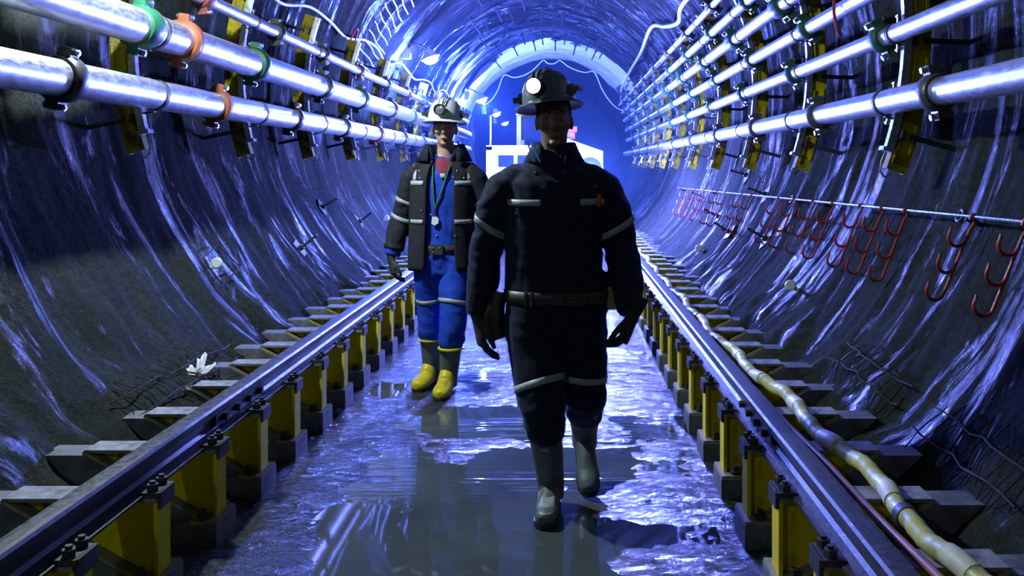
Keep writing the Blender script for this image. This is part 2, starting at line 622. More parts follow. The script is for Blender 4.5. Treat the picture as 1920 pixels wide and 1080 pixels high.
# far end of the cavern
mb = MB()
ang = np.linspace(0, 2 * PI, 49)[:-1]
rings = []
vs = []
for k, r in enumerate((0.01, 0.8, 1.6, 2.4, 3.2, 3.6)):
    for j, a in enumerate(ang):
        vs.append((CX + r * math.cos(a), 45.6 + 0.3 * float(fbm(np.array(r * 1.3 * math.cos(a)), np.array(r * 1.3 * math.sin(a)), 5, 4)), 2.3 + r * math.sin(a)))
fs = []
for k in range(5):
    for j in range(48):
        fs.append((k * 48 + j, k * 48 + (j + 1) % 48, (k + 1) * 48 + (j + 1) % 48, (k + 1) * 48 + j))
mb.add(vs, fs)
tag(mb.build('wall_back', 'cavern_rock'), kind='structure')

# floor: rough wet invert with a shallow basin that holds the puddle
xs = np.arange(-1.75, 1.16, 0.022)
ysf = np.concatenate([np.arange(-4, 2, 0.2), np.arange(2.0, 7, 0.022), np.arange(7, 9, .04), np.arange(9, 46, 0.15)])
Yf, Xf = np.meshgrid(ysf, xs, indexing='ij')
hz = 0.007 + fbm(Xf * 1.8, Yf * 2.6, 91, 5, .55) * 0.011 + fbm(Xf * 22, Yf * 30, 95, 2) * 0.0022
edge = np.sqrt(((Xf + 0.36) / 0.80) ** 2 + ((Yf - 3.85) / 1.75) ** 2)
hz -= (1 - sstep(0.62, 1.0, edge)) * 0.017
hz += sstep(0.95, 1.15, np.abs(Xf - TCX)) * 0.02 * (0.6 + fbm(Xf * 5, Yf * 5, 99, 3))
co = np.stack([Xf, Yf, hz], -1).reshape(-1, 3)
idx = np.arange(len(ysf) * len(xs)).reshape(len(ysf), len(xs))
q = np.stack([idx[:-1, :-1], idx[:-1, 1:], idx[1:, 1:], idx[1:, :-1]], -1).reshape(-1, 4)
me = bpy.data.meshes.new('floor')
me.from_pydata(co.tolist(), [], q.tolist())
me.polygons.foreach_set('use_smooth', [True] * len(me.polygons))
tag(put(me, 'floor', 'wet_floor'), kind='structure')
mb = MB()
mb.add([(-1.25, 1.9, 0), (0.62, 1.9, 0), (0.62, 6.2, 0), (-1.25, 6.2, 0)], [(0, 1, 2, 3)])
o = mb.build('puddle', 'muddy_water', smooth=False)
tag(o, 'shallow muddy puddle between the rails mirroring the boots', 'puddle', kind='stuff')


# ------------------------------------------------------------------ rails and their brackets
RAILZ, RAILH, RAILO = 0.372, 0.116, 1.13


def rail_profile():
    h = RAILH
    return [(-.066, 0), (.066, 0), (.066, .009), (.020, .020), (.009, .032), (.009, h - .046), (.034, h - .038), (.038, h - .010),
            (.031, h - .001), (.016, h), (-.016, h), (-.031, h - .001), (-.038, h - .010), (-.034, h - .038), (-.009, h - .046), (-.009, .032), (-.020, .020), (-.066, .009)]


def make_rail(s, label, joints):
    x = TCX + s * RAILO
    root = empty('rail', (x, 1.0, RAILZ), label, 'rail')
    ys_ = np.linspace(0, 23, 2)
    mb = MB()
    mb.prism(rail_profile(), 0, 23)
    mb.build('rail_beam', 'wet_rail_steel', root, smooth=False)
    for yj in joints:
        fp = MB()
        yj -= 1.0
        for sd in (-1, 1):
            fp.prism([(sd * .010, .026), (sd * .024, .024), (sd * .026, .068), (sd * .012, .072)], yj - .28, yj + .28)
        f = fp.build('fishplate', 'wet_rail_steel', root, smooth=False)
        for k in range(4):
            yy = yj - .21 + .14 * k
            bb = MB().cyl((-.048, yy, .047), (.048, yy, .047), .015, n=6)
            bb.build('bolt', 'dark_steel', f, smooth=False)
    return root


make_rail(-1, 'dark wet steel rail on yellow brackets, no hose along it', [3.85])
make_rail(1, 'dark wet steel rail on yellow brackets with the yellow hose along it', [3.62])


def make_bracket(s):
    """origin: floor point under the inner face of the post; o runs outward"""
    S = Matrix.Scale(s, 4, (1, 0, 0)) if s < 0 else Matrix.Identity(4)
    root = empty('rail_bracket')
    MB().prism([(-.03, -.03), (-.03, .10), (.09, .10), (.16, .10), (.12, -.03)], -.10, .10, S).build('concrete_footing', 'concrete', root, False)
    MB().prism([(.05, .099), (.495, .354), (.66, .354), (.42, .14), (.20, -.02), (.05, -.02)], -.064, .064, S).build('concrete_haunch', 'concrete', root, False)
    bp = MB().box(-.028, .075, -.095, .095, .100, .112, S).build('base_plate', 'dusty_yellow', root, False)
    for y in (-.07, .07):
        nb = MB().cyl(S @ Vector((.035, y, .112)), S @ Vector((.035, y, .150)), .014, n=6)
        nb.cyl(S @ Vector((.035, y, .112)), S @ Vector((.035, y, .128)), .023, n=6)
        nb.build('anchor_bolt', 'dark_steel', bp, False)
    MB().box(-.010, .004, -.046, .046, .112, .360, S).build('post_flange', 'yellow_paint', root, False)
    MB().prism([(.004, .112), (.06, .112), (.485, .352), (.485, .360), (.004, .360)], -.006, .006, S).build('web_plate', 'yellow_paint', root, False)
    MB().box(-.010, .495, -.058, .058, .360, .372, S).build('top_flange', 'dusty_steel', root, False)
    d = Vector((.44, 0, .252)).normalized()
    nrm = Vector((-d.z, 0, d.x))
    c = (Vector((.05, 0, .106)) + Vector((.50, 0, .363))) / 2
    L = (Vector((.50, 0, .363)) - Vector((.05, 0, .106))).length / 2
    m = MB().obox(S @ c, S.to_3x3() @ (d * L), (0, .058, 0), S.to_3x3() @ (nrm * .006))
    m.build('sloping_flange', 'dusty_yellow', root, False)
    cl = MB().box(-.018, .052, -.056, .056, .3725, .390, S)
    cl.box(-.022, -.010, -.050, .050, .335, .390, S)
    c = cl.build('rail_clamp', 'dark_steel', root, False)
    for y in (-.032, .032):
        b = MB().cyl(S @ Vector((.014, y, .392)), S @ Vector((.014, y, .412)), .019, n=6)
        b.cyl(S @ Vector((.014, y, .405)), S @ Vector((.014, y, .422)), .010, n=8)
        b.build('clamp_bolt', 'dark_steel', c, False)
    return root


ORD = ['next', 'first', 'second', 'third', 'fourth', 'fifth', 'sixth', 'seventh', 'eighth', 'ninth', 'tenth', 'eleventh', 'twelfth']
BR_Y = [1.94 + .49 * k for k in range(40)]
for s, lab, grp in ((-1, 'yellow steel rail bracket on concrete footing under the rail without hose', 'yellow brackets under the rail without hose'),
                    (1, 'yellow steel rail bracket on concrete footing under the rail beside the hose', 'yellow brackets under the rail beside the hose')):
    proto = make_bracket(s)
    tag(proto, lab, 'rail bracket', grp)
    for i, y in enumerate(BR_Y):
        o = proto if i == 0 else copy_tree(proto)
        o.location = (TCX + s * 1.03, y, 0)
        jy, side_ = (3.85, 'bare rail') if s < 0 else (3.62, 'rail beside the hose')
        k = int(round((y - jy) / .49 + (.5 if y > jy else -.5)))
        if k < 0:
            o['label'] = 'yellow bracket of the %s, %s before its bolted joint' % (side_, ORD[-k])
        elif k < len(ORD):
            o['label'] = 'yellow bracket of the %s, %s past its bolted joint' % (side_, ORD[k])
        else:
            o['label'] = 'yellow bracket of the %s in the far row near the locomotive' % side_


# hose, thin red pipe lying on the flanges beside the right rail
def hose_pt(y):
    x = max(1.066 - .036 * (y - 2.24), .935) + .022 * math.sin(y * 2 * PI / .98 + 1.2) + .010 * math.sin(y * 2.1)
    z = .372 + .033 + .010 * math.sin(y * 2 * PI / .49) ** 2
    return Vector((x, y, z))


root = empty('air_hose', (0.96, 1.5, .37), 'thick yellow ribbed hose snaking over bracket tops beside the rail', 'hose')
inv = Vector((0.96, 1.5, .37))
yy = np.arange(1.5, 17, .02)
MB().tube([hose_pt(y) - inv for y in yy], [.030 + .0016 * math.sin(y * 2 * PI / .06) for y in yy], 14).build('hose_body', 'hose_yellow', root)
random.seed(4)
y = 1.75
while y < 12:
    L = .10 + .05 * random.random()
    seg = np.arange(y, y + L, .012)
    MB().tube([hose_pt(t) - inv for t in seg], [.0325 + .0012 * (i % 2) for i in range(len(seg))], 14).build('tape_wrap', 'hose_band', root)
    y += .49 + .06 * random.random()
for y in (2.62, 6.1):
    c = hose_pt(y) - inv
    MB().tube([c + Vector((0, -.02, 0)), c + Vector((0, .02, 0))], .037, 14).build('hose_clamp', 'dark_steel', root)
pts = [(max(.957 - .028 * (t - 3.0), .875) + .004 * math.sin(t * 1.3), t, .388 + .004 * math.sin(t * 6.4)) for t in np.arange(1.6, 14, .1)]
tag(MB().tube(pts, .0125, 10).build('thin_pipe', 'copper_red'), 'thin brownish red pipe lying between rail and yellow hose', 'pipe')


# ------------------------------------------------------------------ pipelines on the walls
def coupling(parent, y, x, z, r, mat, bolt='bolt_steel', w=.045, rot=0.0, big=1.0):
    """two-part grooved coupling: rounded ring with ears and bolts"""
    M = Matrix.Translation((x, y, z)) @ Matrix.Rotation(PI / 2, 4, 'X')
    h = .026 * big
    prof = [(r - .002, -w), (r + h * .55, -w), (r + h, -w * .6), (r + h, w * .6), (r + h * .55, w), (r - .002, w)]
    m = MB().lathe(prof, M, 26, closed_prof=True)
    Rm = Matrix.Translation((x, y, z)) @ Matrix.Rotation(rot, 4, 'Y')
    for sg in (-1, 1):
        m.box(-.032, .032, -w * .75, w * .75, sg * (r + h * .3) if sg > 0 else -(r + h + .035), (r + h + .035) if sg > 0 else -(r + h * .3), Rm)
    o = m.build('coupling', mat, parent)
    for sg in (-1, 1):
        zz = sg * (r + h + .018)
        b = MB().cyl(Rm @ Vector((-.055, 0, zz)), Rm @ Vector((.055, 0, zz)), .009, n=8)
        b.cyl(Rm @ Vector((-.056, 0, zz)), Rm @ Vector((-.034, 0, zz)), .016, n=6)
        b.cyl(Rm @ Vector((.034, 0, zz)), Rm @ Vector((.050, 0, zz)), .016, n=6)
        b.build('coupling_bolt', bolt, o, False)
    return o


def pipeline(name, label, x, z, r, y0, y1, couplings, rot=0.0, joints=()):
    root = empty(name, (x, y0, z), label, 'pipe')
    m = MB()
    m.cyl((0, 0, 0), (0, y1 - y0, 0), r, n=32)
    m.build('pipe_body', 'galvanised', root)
    for y, mat, w, big in couplings:
        coupling(root, y - y0, 0, 0, r, mat, w=w, rot=rot, big=big)
    return root


def series(first, step, n, mats, w=.045, big=1.0):
    return [(first + step * i, mats[i % len(mats)] if i >= len(mats) or True else mats[-1], w, big) for i in range(n)]


K, O_, G, DG, DR = 'coupling_black', 'coupling_orange', 'coupling_green', 'coupling_darkgreen', 'coupling_darkred'
L1 = (-2.375, 1.877, .0875)
L2 = (-2.38, 2.245, .100)
L3 = (-2.40, 2.582, .046)
R1 = (1.722, 1.802, .066)
R2 = (1.775, 2.17, .050)
R3 = (1.756, 2.446, .050)
R4 = (1.706, 2.714, .054)
R5 = (1.645, 2.929, .046)
R6 = (1.561, 3.135, .038)
c1 = [(4.15, K, .05, 1.1), (5.99, O_, .035, 1.1)] + [(7.65 + 1.72 * i, [K, K, DR, K][i % 4], .045, 1) for i in range(8)]
pipeline('steel_pipe', 'thick galvanised pipe, lowest of the three above the bare wall', *L1, 1.0, 22, c1, 0.25)
c2 = [(3.4, K, .05, 1), (4.93, G, .07, 1.0), (5.47, O_, .04, 1.3), (6.73, G, .05, 1.3), (8.6, K, .055, 1.1), (10.2, G, .05, 1.2), (12.0, K, .05, 1), (13.6, G, .06, 1), (15.3, K, .05, 1), (17.0, G, .05, 1), (18.8, G, .05, 1)]
pipeline('steel_pipe', 'thickest galvanised pipe with green and orange couplings, middle of three', *L2, 1.0, 22, c2, 0.15)
c3 = [(4.4, K, .04, 1), (5.85, DR, .06, 1.2), (7.34, K, .05, 1.2), (8.75, K, .05, 1.1), (10.3, DR, .05, 1.1)] + [(11.9 + 1.6 * i, [K, DR][i % 2], .045, 1) for i in range(6)]
pipeline('steel_pipe', 'thin galvanised pipe running above the two thick ones', *L3, 1.0, 22, c3, -.1)
c4 = [(4.02 + 1.85 * i - 1.85, 'coupling_grey', .05, 1.0) for i in range(11)]
simple('coupling_grey', (0.075, 0.075, 0.085), 0.42, 0.3, 0.3, 18)
pipeline('steel_pipe', 'galvanised pipe with grey couplings, lowest of six, above the red hooks', *R1, 1.0, 24, c4, -.2)
pipeline('steel_pipe', 'galvanised pipe, second up of the six above the red hooks', *R2, 1.0, 24, [(3.0 + 1.85 * i, DG, .06, 1.1) for i in range(11)], -.5)
pipeline('steel_pipe', 'galvanised pipe, third up of the six above the red hooks', *R3, 1.0, 24, [(4.4 + 1.85 * i, DG, .06, 1.1) for i in range(11)], -.6)
pipeline('steel_pipe', 'galvanised pipe with wide dark couplings, fourth up of six', *R4, 1.0, 24, [(3.15 + 1.85 * i, DG, .10, 1.5) for i in range(11)], -.7)
pipeline('steel_pipe', 'galvanised pipe, fifth up of the six above the red hooks', *R5, 1.0, 24, [(4.1 + 1.85 * i, DG, .05, 1.1) for i in range(11)], -.8)
pipeline('steel_pipe', 'thinnest galvanised pipe, topmost of the six above the red hooks', *R6, 1.0, 24, [(3.6 + 1.85 * i, K, .09, 1.3) for i in range(11)], -.9)


def arc_plate(mb, ph0, ph1, r0, r1, y0, y1, n=14):
    """curved bar following the bore"""
    vs, fs = [], []
    for i in range(n + 1):
        ph = ph0 + (ph1 - ph0) * i / n
        for r, y in ((r0, y0), (r1, y0), (r1, y1), (r0, y1)):
            vs.append(wp(ph, y, r))
    for i in range(n):
        for k in range(4):
            fs.append((i * 4 + k, i * 4 + (k + 1) % 4, (i + 1) * 4 + (k + 1) % 4, (i + 1) * 4 + k))
    fs += [(3, 2, 1, 0), (n * 4, n * 4 + 1, n * 4 + 2, n * 4 + 3)]
    mb.add(vs, fs)


def make_support(side, pipes):
    root = empty('pipe_support')
    if side > 0:
        a0, a1, tip = -20.0, 28.5, -1
        at = lambda a: a
    else:
        at = lambda a: 180 - a
        a0, a1 = -17.0, 19.0
    ch = MB()
    arc_plate(ch, at(a0), at(a1), 2.19, 2.30, -.004, .004)                 # web of the channel
    arc_plate(ch, at(a0), at(a1), 2.19, 2.198, .004, .060)
    arc_plate(ch, at(a0), at(a1), 2.292, 2.30, .004, .060)
    ch.build('channel', 'support_paint', root, False)
    # short lips with slots in front of the web
    step = 9.0
    a = a0 + 1
    while a < a1 - 4:
        for (b0, b1, q0, q1) in ((a, a + 5.5, 2.205, 2.214), (a + 1, a + 6, 2.268, 2.284)):
            rb = MB()
            arc_plate(rb, at(b0), at(b1), q0, q1, -.020, -.004, 4)
            rb.build('channel_rib', 'support_paint', root, False)
        a += step
    st = MB()
    arc_plate(st, at(a0 + 2.5), at(a1), 2.148, 2.152, -.021, .021, 16)
    arc_plate(st, at(a0 + 2.5), at(a1), 2.152, 2.19, -.021, -.017, 16)
    arc_plate(st, at(a0 + 2.5), at(a1), 2.152, 2.19, .017, .021, 16)
    st.build('strut', 'galvanised_strut', root, False)
    fc = MB()
    arc_plate(fc, at(a0 + 2.2), at(a0 + 2.8), 2.13, 2.20, -.035, .035, 1)
    fc.build('strut_end', 'galvanised_strut', root, False)
    p = [wp(at(a0 + 2), -.02, 2.15), wp(at(a0 + .6), -.025, 2.145), wp(at(a0 - .8), -.02, 2.16), wp(at(a0 - 1.3), 0, 2.20), wp(at(a0 - .4), .02, 2.23)]
    MB().tube(p, .005, 6).build('wire_tail', 'bolt_steel', root)
    for a in np.linspace(a0 + 5, a1 - 4, 4 if side > 0 else 2):
        sb = MB().cyl(wp(at(a), -.015, 2.26), wp(at(a), -.015, 2.56), .015, n=10)
        sb.cyl(wp(at(a), -.015, 2.20), wp(at(a), -.015, 2.215), .034, n=6)
        sb.build('wall_stud', 'dark_steel', root)
    for (x, z, r) in pipes:
        ph = math.degrees(math.atan2(z - ZC, x - CX))
        M = Matrix.Translation((x, 0, z)) @ Matrix.Rotation(PI / 2, 4, 'X')
        cm = MB().lathe([(r + .001, -.016), (r + .006, -.016), (r + .006, .016), (r + .001, .016)], M, 26, closed_prof=True)
        n = (wp(ph, 0, 2.15) - Vector((x, 0, z))).normalized()
        t = Vector((-n.z, 0, n.x))
        rr = (wp(ph, 0, 2.15) - Vector((x, 0, z))).length
        for sg in (-1, 1):
            c = Vector((x, 0, z)) + t * sg * (r + .012) + n * (rr * .5 + .01)
            cm.obox(c, n * (rr * .5), t * .004, Vector((0, .016, 0)))
        o = cm.build('pipe_clamp', 'dark_steel', root)
        for sg in (-1, 1):
            b = MB()
            q = Vector((x, 0, z)) + t * sg * (r + .03) + n * (rr - .03)
            b.cyl(q - t * sg * .03, q + t * sg * .02, .008, n=6)
            b.cyl(q + t * sg * .004, q + t * sg * .016, .015, n=6)
            b.build('clamp_bolt', 'bolt_steel', o, False)
    return root


pl = make_support(-1, [L1, L2, L3])
tag(pl, 'curved yellow channel with galvanised strut carrying the three pipes', 'pipe support', 'yellow supports of the three pipes')
for i in range(10):
    o = pl if i == 0 else copy_tree(pl)
    o.location.y = 3.36 + 1.72 * i
    o['label'] = ('yellow support of the three pipes, just before the one with the orange coupling', 'yellow support of the three pipes beside the orange coupling')[i] if i < 2 else 'yellow support of the three pipes, %s past the orange couplings' % ORD[i - 1]
pr = make_support(1, [R1, R2, R3, R4, R5, R6])
tag(pr, 'curved yellow channel with galvanised strut carrying the six pipes', 'pipe support', 'yellow supports of the six pipes')
for i in range(11):
    o = pr if i == 0 else copy_tree(pr)
    o.location.y = 2.82 + 1.85 * i
    o['label'] = ('yellow support of the six pipes, second before the hanging red cord', 'yellow support of the six pipes, next before the hanging red cord')[i] if i < 2 else 'yellow support of the six pipes, %s past the hanging red cord' % ORD[i - 1]


# ------------------------------------------------------------------ wire line with red cable hooks on the right wall
def line_pt(y):
    z = 1.235 - 0.011 * (y - 3.5)
    x = CX + math.sqrt((RT - .075) ** 2 - (z - ZC) ** 2)
    return Vector((x, y, z))


rope = MB().tube([line_pt(y) for y in np.concatenate([np.arange(2.0, 13.9, .2)])], .009, 8)
tag(rope.build('wire_line', 'bolt_steel'), 'taut grey wire line along the wall, red hooks hang from it', 'wire')


def make_hook():
    root = empty('cable_hook')
    t = Vector((-.37, 0, -.93)).normalized()
    n = Vector((-.93, 0, .37)).normalized()
    top = Vector((-.004, 0, .018))
    rod = [top + n * (-.012) + t * .03, top + Vector((0, 0, .008)), top + t * .03 + n * .014]
    rod = [n * .012 + t * .02, n * .012 - t * .006, -t * .012, -n * .012, -n * .012 + t * .03]
    rod += [t * (.06 + .04 * i) + n * (-.006) for i in range(9)]
    MB().tube(rod, .0075, 8).build('hook_rod', 'red_paint', root)
    for l in (.115, .245, .38):
        rr = .040
        c = t * l + n * (rr - .006)
        pts = [t * (l - .03) + n * (-.006)]
        for k in range(11):
            a = PI * k / 10
            pts.append(c - n * rr * math.cos(a) + t * rr * math.sin(a))
        pts.append(c + n * rr - t * .018)
        pts.append(c + n * (rr + .004) - t * .034)
        MB().tube(pts, [.0078] * (len(pts) - 1) + [.005], 8).build('hook', 'red_paint', root)
    return root


hk = make_hook()
tag(hk, 'red steel rod with three upturned hooks hanging on the wire line', 'cable hook', 'red triple hooks on the wire line')
hook_y = [3.53, 3.98, 4.75, 5.1, 5.46, 6.01, 6.47, 6.99, 7.48, 8.52, 8.97, 9.89, 10.4, 11.28, 12.03, 12.78]
for i, y in enumerate(hook_y):
    o = hk if i == 0 else copy_tree(hk)
    o['label'] = ('red triple hook, second before the eye bolt in the wide gap', 'red triple hook, next before the eye bolt in the wide gap')[i] if i < 2 else ('red triple hook, %s past the eye bolt in the wide gap' % ORD[i - 1] if i < 12 else 'red triple hook in the far bunch near the locomotive')
    o.location = line_pt(y)
    o.rotation_euler = (random.uniform(-.07, .07), random.uniform(-.02, .04), 0)
for y in (4.11, 7.08, 10.84, 13.69):
    p = line_pt(y)
    ph = math.degrees(math.atan2(p.z - ZC, p.x - CX))
    root = empty('eye_bolt', p, 'dark eye bolt in the wall holding the wire line', 'eye bolt', 'eye bolts of the wire line')
    nrm = (wp(ph, y) - p).normalized()
    ringp = [Vector((0, math.cos(a) * .028, 0)) + Vector((-.9, 0, .4)).normalized() * 0 + Vector((nrm.z, 0, -nrm.x)) * .028 * math.sin(a) for a in np.linspace(0, 2 * PI, 17)[:-1]]
    MB().tube(ringp, .009, 8, closed=True).build('eye', 'dark_steel', root)
    MB().cyl(nrm * .026, nrm * .13, .012, n=8).build('shank', 'dark_steel', root)


# ------------------------------------------------------------------ rock bolts, markers, bare mesh, cables
def make_bolt():
    root = empty('rock_bolt')
    MB().prism([(-.075, -.075), (.075, -.075), (.085, 0), (.075, .075), (-.075, .075), (-.085, 0)], 0, .012, axis='z').build('face_plate', 'dark_steel', root, False)
    m = MB().cyl((0, 0, .012), (0, 0, .045), .026, n=6)
    m.build('nut', 'dark_steel', root, False)
    MB().cyl((0, 0, .045), (.01, .006, .20), .012, n=8).build('bolt_tail', 'dark_steel', root)
    return root


def bore_frame(phi, y, r=RT, roll=0.0):
    """frame on the shotcrete: local z points to the axis, local x along the tunnel"""
    d = float(bore_disp(np.array(float(y)), np.array(float(phi))))
    p = wp(phi, y, r + d)
    zc = Vector((-math.cos(math.radians(phi)), 0, -math.sin(math.radians(phi))))
    xc = Vector((0, 1, 0))
    yc = zc.cross(xc)
    M = Matrix((xc, yc, zc)).transposed().to_4x4()
    return Matrix.Translation(p) @ M @ Matrix.Rotation(roll, 4, 'Z')


rb = make_bolt()
tag(rb, 'dark rock bolt with plate hanging from the arched roof', 'rock bolt', 'rock bolts in the roof')
spots = []
for i, y in enumerate(np.arange(8.5, 23.5, 1.5)):
    for ph in (55, 68, 80, 93, 106, 119):
        spots.append((ph + random.uniform(-2, 2) + (5 if i % 2 else 0), y + random.uniform(-.2, .2)))
first = True
for ph, y in spots:
    o = rb if first else copy_tree(rb)
    first = False
    o.matrix_world = bore_frame(ph, y, RT, random.uniform(0, .8)) @ Matrix.Scale(1.45, 4)
wall_spots = [(-19.9, 9.38), (-31.9, 10.04), (-34.8, 8.88), (-33.4, 7.42), (-24, 8.35), (-27.5, 11.8)]
for ph, y in wall_spots:
    o = copy_tree(rb)
    o['label'] = 'dark rock bolt sticking out of the wall among the red hooks'
    o['group'] = 'rock bolts in the wall with the red hooks'
    o.matrix_world = bore_frame(ph, y, RT, random.uniform(0, .8))
for ph, y in [(216.5, 7.66), (208, 9.2), (214, 10.3)]:
    o = copy_tree(rb)
    o['label'] = 'dark rock bolt sticking out of the bare wall under three pipes'
    o['group'] = 'rock bolts in the wall under three pipes'
    o.matrix_world = bore_frame(ph, y, RT, random.uniform(0, .8))


def marker(phi, y, label, frame, ang):
    p = wp(phi, y, RT + float(bore_disp(np.array(float(y)), np.array(float(phi)))) - .06)
    root = empty('survey_marker', p, label, 'wall marker')
    T = Matrix.Rotation(PI / 2, 4, 'X')                      # disc looks back along the tunnel
    MB().lathe([(.0, .016), (.030, .016), (.037, .010), (.037, -.004), (.026, -.012), (.0, -.012)], T, 22).build('disc', 'marker_white', root)
    Rm = Matrix.Rotation(ang, 4, 'Y')
    MB().box(.030, .085, -.008, .002, -.010, .010, Rm).build('tab', 'marker_white', root, False)
    n = Vector((math.cos(math.radians(phi)), 0, math.sin(math.radians(phi))))
    MB().cyl((0, .01, 0), n * .10 + Vector((0, .03, 0)), .007, n=8).build('stem', 'rusty_bar', root)
    if frame:
        full = []
        for i in range(4):
            a, b = frame[i], frame[(i + 1) % 4]
            for t in (.05, .35, .65, .95):
                ph, yy = a[0] + (b[0] - a[0]) * t, a[1] + (b[1] - a[1]) * t
                d = float(bore_disp(np.array(float(yy)), np.array(float(ph))))
                full.append(wp(ph, yy, RT + d - .03) - p)
        MB().tube(full, .0055, 6, closed=True).build('wire_frame', 'rusty_bar', root)
    return root


marker(214.8, 5.9, 'white disc marker inside a rusty rectangular wire frame on wall', [(211.8, 6.1), (213.3, 5.8), (218.0, 5.87), (216.7, 6.19)], 2.6)
marker(216, 11.18, 'small white disc marker on the wet wall under three pipes', None, 2.4)
marker(-39.5, 5.95, 'white disc marker with tab on the wall below red hooks', None, .5)
marker(-41.9, 9.63, 'far white disc marker low on the wall with red hooks', None, .5)


def rebar(phi0, phi1, y0, y1, nb, label, seed, lift=.03):
    rnd = random.Random(seed)
    root = empty('rebar_mesh', wp((phi0 + phi1) / 2, (y0 + y1) / 2), label, 'mesh')
    org = wp((phi0 + phi1) / 2, (y0 + y1) / 2)

    def P(ph, y, l):
        d = float(bore_disp(np.array(float(y)), np.array(float(ph))))
        return wp(ph, y, RT + d - l) - org
    for i in range(nb):
        y = y0 + (y1 - y0) * (i + rnd.uniform(-.2, .2)) / (nb - 1)
        a, b = phi0 + rnd.uniform(-.8, 1.2), phi1 + rnd.uniform(-1.2, .8)
        k = rnd.uniform(-.05, .05)
        pts = [P(a + (b - a) * t, y + k * t, lift * (.3 + math.sin(PI * t) * rnd.uniform(.6, 1.2))) for t in np.linspace(0, 1, 6)]
        MB().tube(pts, .0028, 6).build('bar', 'rusty_bar', root)
    for t in (.28, .72):
        ph = phi0 + (phi1 - phi0) * t
        pts = [P(ph + rnd.uniform(-.3, .3), y, lift * 1.3) for y in np.linspace(y0 - .06, y1 + .06, 9)]
        MB().tube(pts, .0040, 6).build('cross_bar', 'rusty_bar', root)


rebar(-47.5, -41.5, 2.75, 3.45, 14, 'bare rusty mesh poking from the wall foot below nearest hooks', 1)
rebar(-46.5, -41, 3.85, 4.6, 14, 'bare rusty mesh at the wall foot below the middle hooks', 2)
rebar(225.5, 231.5, 3.9, 5.3, 22, 'bare rusty mesh strip at the wall foot behind the paper scrap', 3, .02)

# bare wires across the recess between two ribs
root = empty('bare_mesh_wires', wp(150, 12.2), 'row of bare pale wires across the recess between roof ribs', 'mesh')
org = wp(150, 12.2)
for i in range(16):
    ph = 166 - 3.2 * i
    pts = []
    for t in np.linspace(0, 1, 8):
        y = 11.5 + 1.3 * t
        pts.append(wp(ph + 4 * t - 2, y, RT - .02 + .018 * math.sin(9 * t + i)) - org)
    MB().tube(pts, .010, 6).build('wire', 'white_cable', root)


def cable(name, label, pts, r, mat, cat='cable', n=8, sub=6):
    P = [Vector(p) for p in pts]
    out = []
    for i in range(len(P) - 1):
        p0, p1, p2, p3 = P[max(i - 1, 0)], P[i], P[i + 1], P[min(i + 2, len(P) - 1)]
        for k in range(sub):
            t = k / sub
            out.append(.5 * ((2 * p1) + (p2 - p0) * t + (2 * p0 - 5 * p1 + 4 * p2 - p3) * t * t + (3 * p1 - p0 - 3 * p2 + p3) * t ** 3))
    out.append(P[-1])
    return tag(MB().tube(out, r, n).build(name, mat), label, cat)


pts = []
for i, y in enumerate(np.arange(5.5, 22, .8)):
    pts.append(wp(160 + (1.2 if i % 3 == 0 else -1.0) + random.uniform(-.7, .7), y, RT - .13))
cable('power_cable', 'pale cable sagging along the wall above the thin pipe', pts, .016, 'white_cable')
pts = [wp(34.5, 9.0, RT - .10), wp(36.2, 11.6, RT - .10), wp(33.5, 12.4, RT - .12), wp(36.6, 13.5, RT - .10), wp(41, 14.5, RT - .10), wp(38.5, 17, RT - .12), wp(37.5, 20, RT - .12), wp(35.5, 23.5, RT - .12), wp(29, 25.5, RT - .15)]
cable('white_hose', 'white kinked hose strung under the roof above six pipes', pts, .030, 'white_cable', 'hose', 10)
att = [wp(a, 25.5, RT - .12) for a in (22, 58, 84, 96, 126, 152)]
pts = []
for i in range(5):
    sag = (.30, .12, .10, .22, .30)[i]
    pts += [att[i].lerp(att[i + 1], t) - Vector((0, 0, sag * 4 * t * (1 - t))) for t in (0, .25, .5, .75)]
pts.append(att[-1])
cable('festoon_cable', 'thin pale cable hung in loops across the far arch', pts, .016, 'white_cable')
lp = [wp(160 + 3.2 * math.cos(a), 10.5 + .10 * math.sin(a), RT - .16) for a in np.linspace(0, 2 * PI, 13)[:-1]]
tag(MB().tube(lp, .010, 8, closed=True).build('cord_loop', 'red_cord'), 'red cord loop tied to the pale cable', 'cord')
pts = [(R3[0] - .02, 5.4, R3[2] + 2.75), (R3[0] - .07, 5.4, 2.60), (R3[0] - .075, 5.42, 2.44), (R3[0] - .06, 5.44, 2.36), (R3[0] - .05, 5.40, 2.26)]
cable('hanging_cord', 'dark red cord hanging down over the third pipe', pts, .010, 'red_paint', 'cord')

# dark notice box bolted to the pale ring
root = empty('junction_box', wp(33, 24.2, RT - .02), 'dark square box fixed on the pale ring near the white hose', 'box')
Mj = Matrix.Rotation(math.radians(33), 4, 'Y').inverted()
MB().box(-.16, .0, -.10, .10, -.22, .22, Mj).build('box_body', 'dark_steel', root, False)
MB().box(-.175, -.16, -.085, .085, -.20, .20, Mj).build('box_lid', 'black_plastic', root, False)

